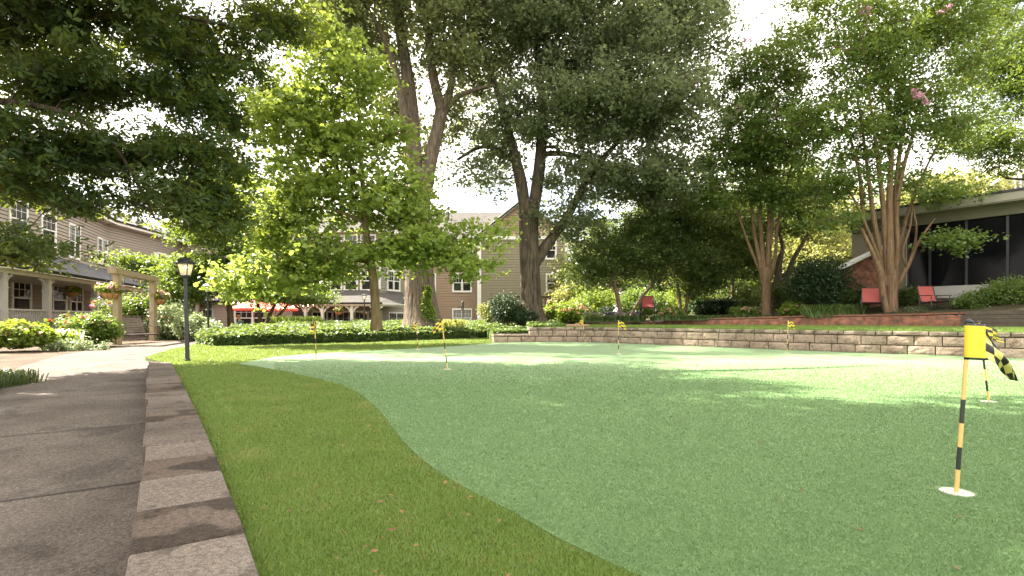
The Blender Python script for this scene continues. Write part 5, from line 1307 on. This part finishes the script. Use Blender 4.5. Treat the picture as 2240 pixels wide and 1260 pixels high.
mL = [[(1677, 700, 26, 0), (1676, 680, 20, 0), (1676, 640, 20, 0), (1675, 600, 24, 0), (1674, 585, 22, 0)],
      [(1669, 620, 11, 0), (1660, 560, 9), (1650, 510, 8), (1643, 440, 7), (1632, 360, 5), (1620, 280, 3)], [(1672, 600, 11, 0), (1666, 530, 9), (1662, 450, 8), (1658, 350, 6), (1664, 240, 3)],
      [(1678, 600, 12, .1), (1682, 520, 10), (1684, 440, 8), (1692, 330, 6), (1704, 220, 3)], [(1682, 615, 10, 0), (1696, 560, 8), (1700, 500, 7), (1714, 430, 6), (1735, 350, 3)], [(1670, 610, 8, .1), (1640, 540, 6), (1610, 460, 5), (1580, 400, 3)], [(1676, 590, 9, .2), (1690, 480, 7), (1672, 380, 5), (1650, 300, 3)]]
crownML = [(1660, 280, 21.5, 110, 80, 1.9, 120), (1600, 340, 21.3, 90, 70, 1.6, 80), (1720, 330, 21.5, 90, 70, 1.6, 70), (1640, 180, 21.5, 90, 60, 1.7, 70), (1700, 170, 21.5, 70, 60, 1.4, 40), (1560, 430, 21.2, 60, 45, 1.2, 36), (1700, 430, 21, 90, 30, 1.4, 36), (1640, 420, 22, 80, 40, 1.4, 30), (1720, 100, 21.5, 50, 50, 1.2, 22)]
def blossoms(spots, Y):
    def fn(t, C, rng):
        for (px, py, r, n) in spots:
            c = W(px, py, Y); k_ = 7; cc = c+rng.normal(size=(k_, 3))*r*.8; ii = rng.integers(0, k_, n)
            leaves('blossom', cc[ii]+rng.normal(size=(n, 3))*r*.28, .05, M['petal_pink'], t, 'round', .3, 5, off(t))
    return fn
tree('oak_tree', 'tall oak with a wide forked brown trunk and ivy at its base, left of centre', 'tree', Bn(925, 700, 21, 0), oakA, 21, crownA, M['leaf_oak'], M['bark_oak'], 74000, .17, seed=1, k=14, flute=.10, nbranch=220, sig=(.42, .42, .26))
tree('oak_tree', 'tall dark oak with a side limb reaching right over the block wall', 'tree', Bn(1164, 695, 22, 0), oakB, 22, crownB, M['leaf_oakB'], M['bark_oak2'], 138000, .16, seed=2, k=14, flute=.13, nbranch=300, sig=(.4, .4, .24))
tree('maple_tree', 'slender bright green tree standing in the ivy bed', 'tree', Bn(823, 712, 15, 0), gk, 15, crownG, M['leaf_ginkgo'], M['bark_ginkgo'], 40000, .11, 'round', seed=3, nbranch=300, sig=(.32, .32, .2), rmax=.03, up=.5)
tree('oak_tree', 'dark oak branches hanging in from the upper left corner', 'tree', (XA(-540, 7.5), 7.5, -.3), lo, 7.5, crownL, M['leaf_oak_near'], M['bark_oak2'], 25000, .14, 'lobe', dense=(shadeL, 46000, .19), seed=4, nbranch=420, sig=(.18, .18, .09), rmax=.025, wob=.03)
tree('crape_myrtle', 'fan-shaped crape myrtle with many smooth stems between the two right red chairs', 'tree', Bn(1948, 688, 18.5, 0), mR, 18.5, crownMR, M['leaf_myrtle'], M['bark_myrtle'], 64000, .115, seed=5, nbranch=320, sig=(.3, .3, .15), rmax=.025, k=8, extra=blossoms([(2008, 205, .16, 420), (1890, 20, .1, 120), (2070, 15, .1, 120)], 17.0))
tree('crape_myrtle', 'smaller crape myrtle with slim tan stems right of the dark woodland trees', 'tree', Bn(1676, 688, 21.5, 0), mL, 21.5, crownML, M['leaf_myrtle'], M['bark_myrtle'], 50000, .12, seed=6, nbranch=260, sig=(.3, .3, .15), rmax=.025, k=8, extra=blossoms([(1515, 185, .26, 420), (1630, 90, .12, 140), (1620, 235, .08, 60)], 20.0))
# trees behind
tree('garden_tree', 'grey twisted tree behind the smaller crape myrtle', 'tree', Bn(1700, 665, 25, 0), [[(1698, 670, 24, 0), (1698, 640, 20, 0), (1702, 612, 18, 0), (1704, 580, 13, 0), (1712, 540, 9), (1704, 500, 6), (1712, 430, 4)], [(1706, 625, 14, 0), (1726, 595, 13), (1738, 562, 10), (1765, 515, 7), (1790, 440, 4)]], 25,
     [(1750, 400, 25, 90, 70, 2, 60), (1700, 470, 25.5, 60, 50, 1.5, 30), (1790, 480, 25, 70, 45, 1.5, 36)], M['leaf_myrtle'], M['bark_oak'], 26000, .1, seed=7, nbranch=90)
tree('garden_tree', 'small understory tree with a thin pale trunk right of the hydrangea hedge', 'tree', Bn(1358, 690, 23, 0), [[(1360, 695, 11, 0), (1352, 655, 9, 0), (1343, 615, 8, 0), (1345, 580, 6, 0), (1356, 545, 4, 0)], [(1345, 600, 5, 0), (1330, 560, 4), (1310, 520, 3)]], 23,
     [(1340, 560, 23, 95, 60, 1.8, 90), (1290, 600, 23, 50, 50, 1.4, 40), (1400, 500, 23, 70, 50, 1.6, 50)], M['leaf_wood'], M['bark_thin'], 34000, .1, seed=8, nbranch=110)
tree('garden_tree', 'leaning understory tree with a bent branch beside the lone red chair', 'tree', Bn(1382, 692, 24, 0), [[(1378, 695, 8, 0), (1400, 655, 7, 0), (1425, 625, 6, 0), (1436, 605, 6, 0), (1455, 601, 4, 0), (1480, 606, 3, 0)], [(1425, 625, 5, 0), (1430, 570, 4), (1450, 520, 3)]], 24,
     [(1450, 560, 24, 85, 55, 1.8, 90), (1490, 490, 24, 80, 50, 1.8, 70), (1430, 450, 24, 80, 40, 1.8, 50)], M['leaf_wood'], M['bark_thin'], 34000, .105, seed=9, nbranch=110)
tree('garden_tree', 'dark two-stemmed woodland tree between the lone red chair and the smaller crape myrtle', 'tree', Bn(1495, 690, 25, 0), [[(1490, 690, 8, 0), (1486, 650, 7, 0), (1480, 600, 5, 0), (1475, 540, 4, 0)], [(1498, 688, 8, 0), (1505, 650, 7), (1515, 600, 5), (1530, 540, 4)]], 25,
     [(1540, 560, 25, 80, 60, 1.8, 90), (1560, 480, 25, 80, 60, 1.8, 70), (1520, 620, 25, 50, 24, 1.4, 24)], M['leaf_wood'], M['bark_thin'], 34000, .11, seed=10, nbranch=100)
tree('garden_tree', 'dark woodland tree with a straight thin trunk left of the smaller crape myrtle', 'tree', Bn(1600, 680, 27, 0), [[(1602, 690, 7, 0), (1602, 640, 6, 0), (1604, 580, 5, 0), (1600, 500, 4, 0)]], 27,
     [(1610, 560, 27, 70, 60, 1.8, 80), (1600, 470, 27, 70, 60, 1.8, 50)], M['leaf_wood'], M['bark_thin'], 26000, .12, seed=11, nbranch=90)
tree('garden_tree', 'maple with a reddish brown trunk standing at the patio edge on the left', 'tree', Bn(505, 720, 24, 0), [[(507, 725, 16, 0), (503, 690, 13, 0), (500, 640, 12, 0), (498, 580, 8, 0), (497, 500, 6, 0), (496, 420, 4, 0)], [(500, 640, 6, 0), (470, 600, 5), (430, 570, 3)], [(500, 640, 6, 0), (540, 600, 5), (580, 590, 3)]], 24,
     [(500, 520, 24, 95, 80, 2.2, 120), (440, 600, 23, 80, 36, 1.6, 60), (530, 610, 23.5, 70, 36, 1.6, 50), (480, 430, 24, 90, 60, 2, 70), (390, 640, 22, 40, 24, 1, 20)], M['leaf_maple'], M['bark_thin'], 62000, .12, seed=12, nbranch=200)
tree('garden_tree', 'low spreading multi-stemmed tree in front of the red umbrellas', 'tree', Bn(575, 712, 26, 0), [[(572, 718, 9, 0), (568, 690, 8, 0), (560, 650, 5, 0), (545, 630, 4, 0)], [(580, 716, 10, 0), (590, 690, 8), (605, 660, 6), (625, 640, 4)], [(584, 714, 8, 0), (610, 690, 7), (630, 665, 4)]], 26,
     [(620, 640, 26, 85, 18, 1.5, 70), (560, 635, 26, 60, 20, 1.4, 40), (670, 650, 25.5, 50, 10, 1, 22)], M['leaf_maple'], M['bark_thin'], 26000, .1, seed=13, nbranch=90)
tree('garden_tree', 'leafy tree growing over the far end of the left porch roof', 'tree', Bn(330, 700, 27, 0), [[(375, 730, 10, 0), (372, 680, 9, 0), (368, 620, 7, 0), (350, 560, 5, 0)]], 25,
     [(325, 585, 24, 45, 18, 1.2, 26), (390, 630, 24, 45, 34, 1.5, 36), (270, 572, 23, 36, 9, .8, 10)], M['leaf_maple'], M['bark_thin'], 10000, .12, seed=14, nbranch=70)
tree('oak_tree', 'dense tree filling the upper right corner above the black glass hall', 'tree', (XA(2420, 22), 22, 1.5), [[(2420, 660, 30, 0), (2400, 500, 26, 0), (2370, 350, 20, 0), (2330, 200, 12, 0), (2290, 60, 6, 0)], [(2380, 380, 14, 0), (2280, 330, 9), (2180, 310, 5)], [(2380, 440, 12, 0), (2290, 400, 8), (2200, 390, 4)]], 22,
     [(2240, 180, 22, 130, 120, 2.5, 150), (2170, 300, 21.5, 90, 40, 1.6, 50), (2230, 340, 21.5, 80, 40, 1.6, 36), (2330, 60, 22, 200, 130, 3, 120), (2140, 20, 23, 100, 60, 2, 40)], M['leaf_myrtle'], M['bark_oak2'], 62000, .11, seed=15, nbranch=160)
# woods far behind; the yellow trees' sunlight is put into their leaf colour
def back_tree(px, py, Y, rx, rz, n, m, label, seed, top=None, size=.19):
    tree('background_tree', label, 'tree', Bn(px, 690, Y, 0), [[(px, 700, 9, 0), (px+3, 620, 8, 0), (px-2, 540, 6, 0), (px, py-rz*.3, 3, 0)]], Y,
         [(px, py, Y, rx, rz, rx*Y/F*.8, int(n/330)), (px+rx*.4, py+rz*.5, Y-1, rx*.7, rz*.5, 2, int(n/700)), (px-rx*.5, py+rz*.4, Y-1, rx*.6, rz*.5, 2, int(n/800))], m, M['bark_thin'], n, size, seed=seed, nbranch=40, sig=(.6, .6, .35), group='trees beyond the garden')
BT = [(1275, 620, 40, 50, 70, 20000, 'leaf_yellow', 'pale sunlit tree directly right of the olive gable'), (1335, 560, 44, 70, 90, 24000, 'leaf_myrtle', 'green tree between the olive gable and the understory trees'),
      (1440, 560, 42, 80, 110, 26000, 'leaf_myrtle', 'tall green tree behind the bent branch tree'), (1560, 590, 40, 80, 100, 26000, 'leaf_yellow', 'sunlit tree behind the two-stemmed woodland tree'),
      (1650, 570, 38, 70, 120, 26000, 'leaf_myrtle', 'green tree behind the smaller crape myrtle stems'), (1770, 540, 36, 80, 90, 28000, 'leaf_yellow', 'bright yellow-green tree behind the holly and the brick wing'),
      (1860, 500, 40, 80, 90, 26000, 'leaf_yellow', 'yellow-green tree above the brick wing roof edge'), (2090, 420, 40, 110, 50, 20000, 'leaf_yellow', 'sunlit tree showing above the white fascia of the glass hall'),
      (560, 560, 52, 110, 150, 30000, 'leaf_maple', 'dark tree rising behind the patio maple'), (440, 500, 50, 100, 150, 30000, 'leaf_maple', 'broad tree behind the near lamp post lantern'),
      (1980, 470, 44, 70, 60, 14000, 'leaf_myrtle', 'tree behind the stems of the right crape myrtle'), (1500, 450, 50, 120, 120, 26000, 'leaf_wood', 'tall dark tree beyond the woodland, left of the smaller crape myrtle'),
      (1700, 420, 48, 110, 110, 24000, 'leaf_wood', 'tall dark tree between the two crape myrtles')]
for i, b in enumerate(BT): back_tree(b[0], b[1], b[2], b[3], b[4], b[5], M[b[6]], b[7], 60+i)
# understory hedge mass in the woods: closes the view under the trees
for i, (px, py, Y, rx, rz, m, lab) in enumerate([(1300, 660, 30, 50, 30, 'leaf_hyd', 'light green shrub behind the right end of the hydrangea hedge'), (1400, 665, 29, 55, 28, 'leaf_shrub', 'green shrub behind the lone red chair'), (1510, 660, 29, 60, 30, 'leaf_hyd', 'sunlit shrub deep between the woodland trunks'),
        (1610, 655, 28, 55, 34, 'leaf_wood', 'dark shrub left of the smaller crape myrtle trunk'), (1760, 650, 24, 60, 34, 'leaf_wood', 'dark shrub below the holly'), (1560, 672, 26, 50, 16, 'leaf_dark', 'low black-green shrub above the liriope border')]):
    shrub('understory_shrub', lab, px, py, Y, rx, rz, 1.4, 7000, .12, M[m], .5, None, 80+i)

# fallen leaves and needles
def litter():
    rng = np.random.default_rng(77); n = 900
    P = np.stack([rng.uniform(-7, 9, 9000), 1.2+rng.random(9000)**1.6*12], 1)
    isl = inpoly(P, lawn); isg = inpoly(P, green); keep = (isl & ~isg & (rng.random(9000) < .8)) | (isg & (rng.random(9000) < .06)); P = P[keep][:1800]
    m = len(P); a = rng.random(m)*6.28; L = .004+.011*rng.random(m)*(rng.random(m) < .7)+.012*(rng.random(m) < .04); w = .0025+.006*(rng.random(m) < .3)
    d_ = np.stack([np.cos(a), np.sin(a)], 1); e = np.stack([-d_[:, 1], d_[:, 0]], 1)
    z = np.where(inpoly(P, green), .012, .026); V = np.zeros((m, 4, 3))
    for k_, (s1, s2) in enumerate(((-1, 0), (0, 1), (1, 0), (0, -1))):
        V[:, k_, :2] = P+d_*(s1*L)[:, None]+e*(s2*w)[:, None]; V[:, k_, 2] = z+rng.random(m)*.006
    o = fast_mesh('leaf_litter', V, [(0, 1, 2, 3)], leafmat('litter', (.06, .025, .012), (.3, .14, .075), (.3, .15, .05), .1))
    tag(o, 'scattered brown leaf bits and needles fallen on lawn and green', 'leaf litter', kind='stuff')
litter()

# ------------------------------------------------------------------ light, sky, camera
w = bpy.data.worlds.new('World'); SC.world = w; w.use_nodes = True; nt = w.node_tree; N = nt.nodes; L = nt.links
bg = N['Background']; sky = N.new('ShaderNodeTexSky'); sky.sky_type = 'NISHITA'; sky.sun_disc = False
sky.sun_elevation = SUN_EL; sky.sun_rotation = SUN_AZ; sky.dust_density = 2.0
tc = N.new('ShaderNodeTexCoord'); nz = N.new('ShaderNodeTexNoise'); nz.inputs['Scale'].default_value = 2.2; nz.inputs['Detail'].default_value = 8
L.new(tc.outputs['Generated'], nz.inputs['Vector'])
cr = N.new('ShaderNodeValToRGB'); cr.color_ramp.elements[0].position = .33; cr.color_ramp.elements[1].position = .51
L.new(nz.outputs[0], cr.inputs[0])
mx = N.new('ShaderNodeMix'); mx.data_type = 'RGBA'; L.new(cr.outputs[0], mx.inputs[0]); L.new(sky.outputs[0], mx.inputs[6]); mx.inputs[7].default_value = (11.8, 11.2, 10.2, 1)
L.new(mx.outputs[2], bg.inputs[0]); bg.inputs[1].default_value = .058
sl = bpy.data.lights.new('sun', 'SUN'); sl.energy = 5.0; sl.angle = math.radians(.6); sl.color = (1, .93, .80)
so = bpy.data.objects.new('sun', sl); COL.objects.link(so)
dv = np.array((math.sin(SUN_AZ)*math.cos(SUN_EL), math.cos(SUN_AZ)*math.cos(SUN_EL), math.sin(SUN_EL)))
from mathutils import Vector
so.rotation_euler = Vector((-dv[0], -dv[1], -dv[2])).to_track_quat('-Z', 'Y').to_euler()
so.location = (0, 0, 30)
cam = bpy.data.cameras.new('camera'); co = bpy.data.objects.new('camera', cam); COL.objects.link(co); SC.camera = co
co.location = (0, 0, H); co.rotation_euler = (math.pi/2, 0, 0)
cam.sensor_width = 36; cam.lens = 36*F/2240; cam.shift_y = (HZ-630)/2240; cam.clip_start = .05; cam.clip_end = 2000
SC.view_settings.view_transform = 'Standard'; SC.view_settings.look = 'None'; SC.view_settings.exposure = 2.62; SC.view_settings.gamma = 1
SC.cycles.max_bounces = 8; SC.cycles.diffuse_bounces = 4; SC.cycles.transmission_bounces = 4; SC.cycles.transparent_max_bounces = 6
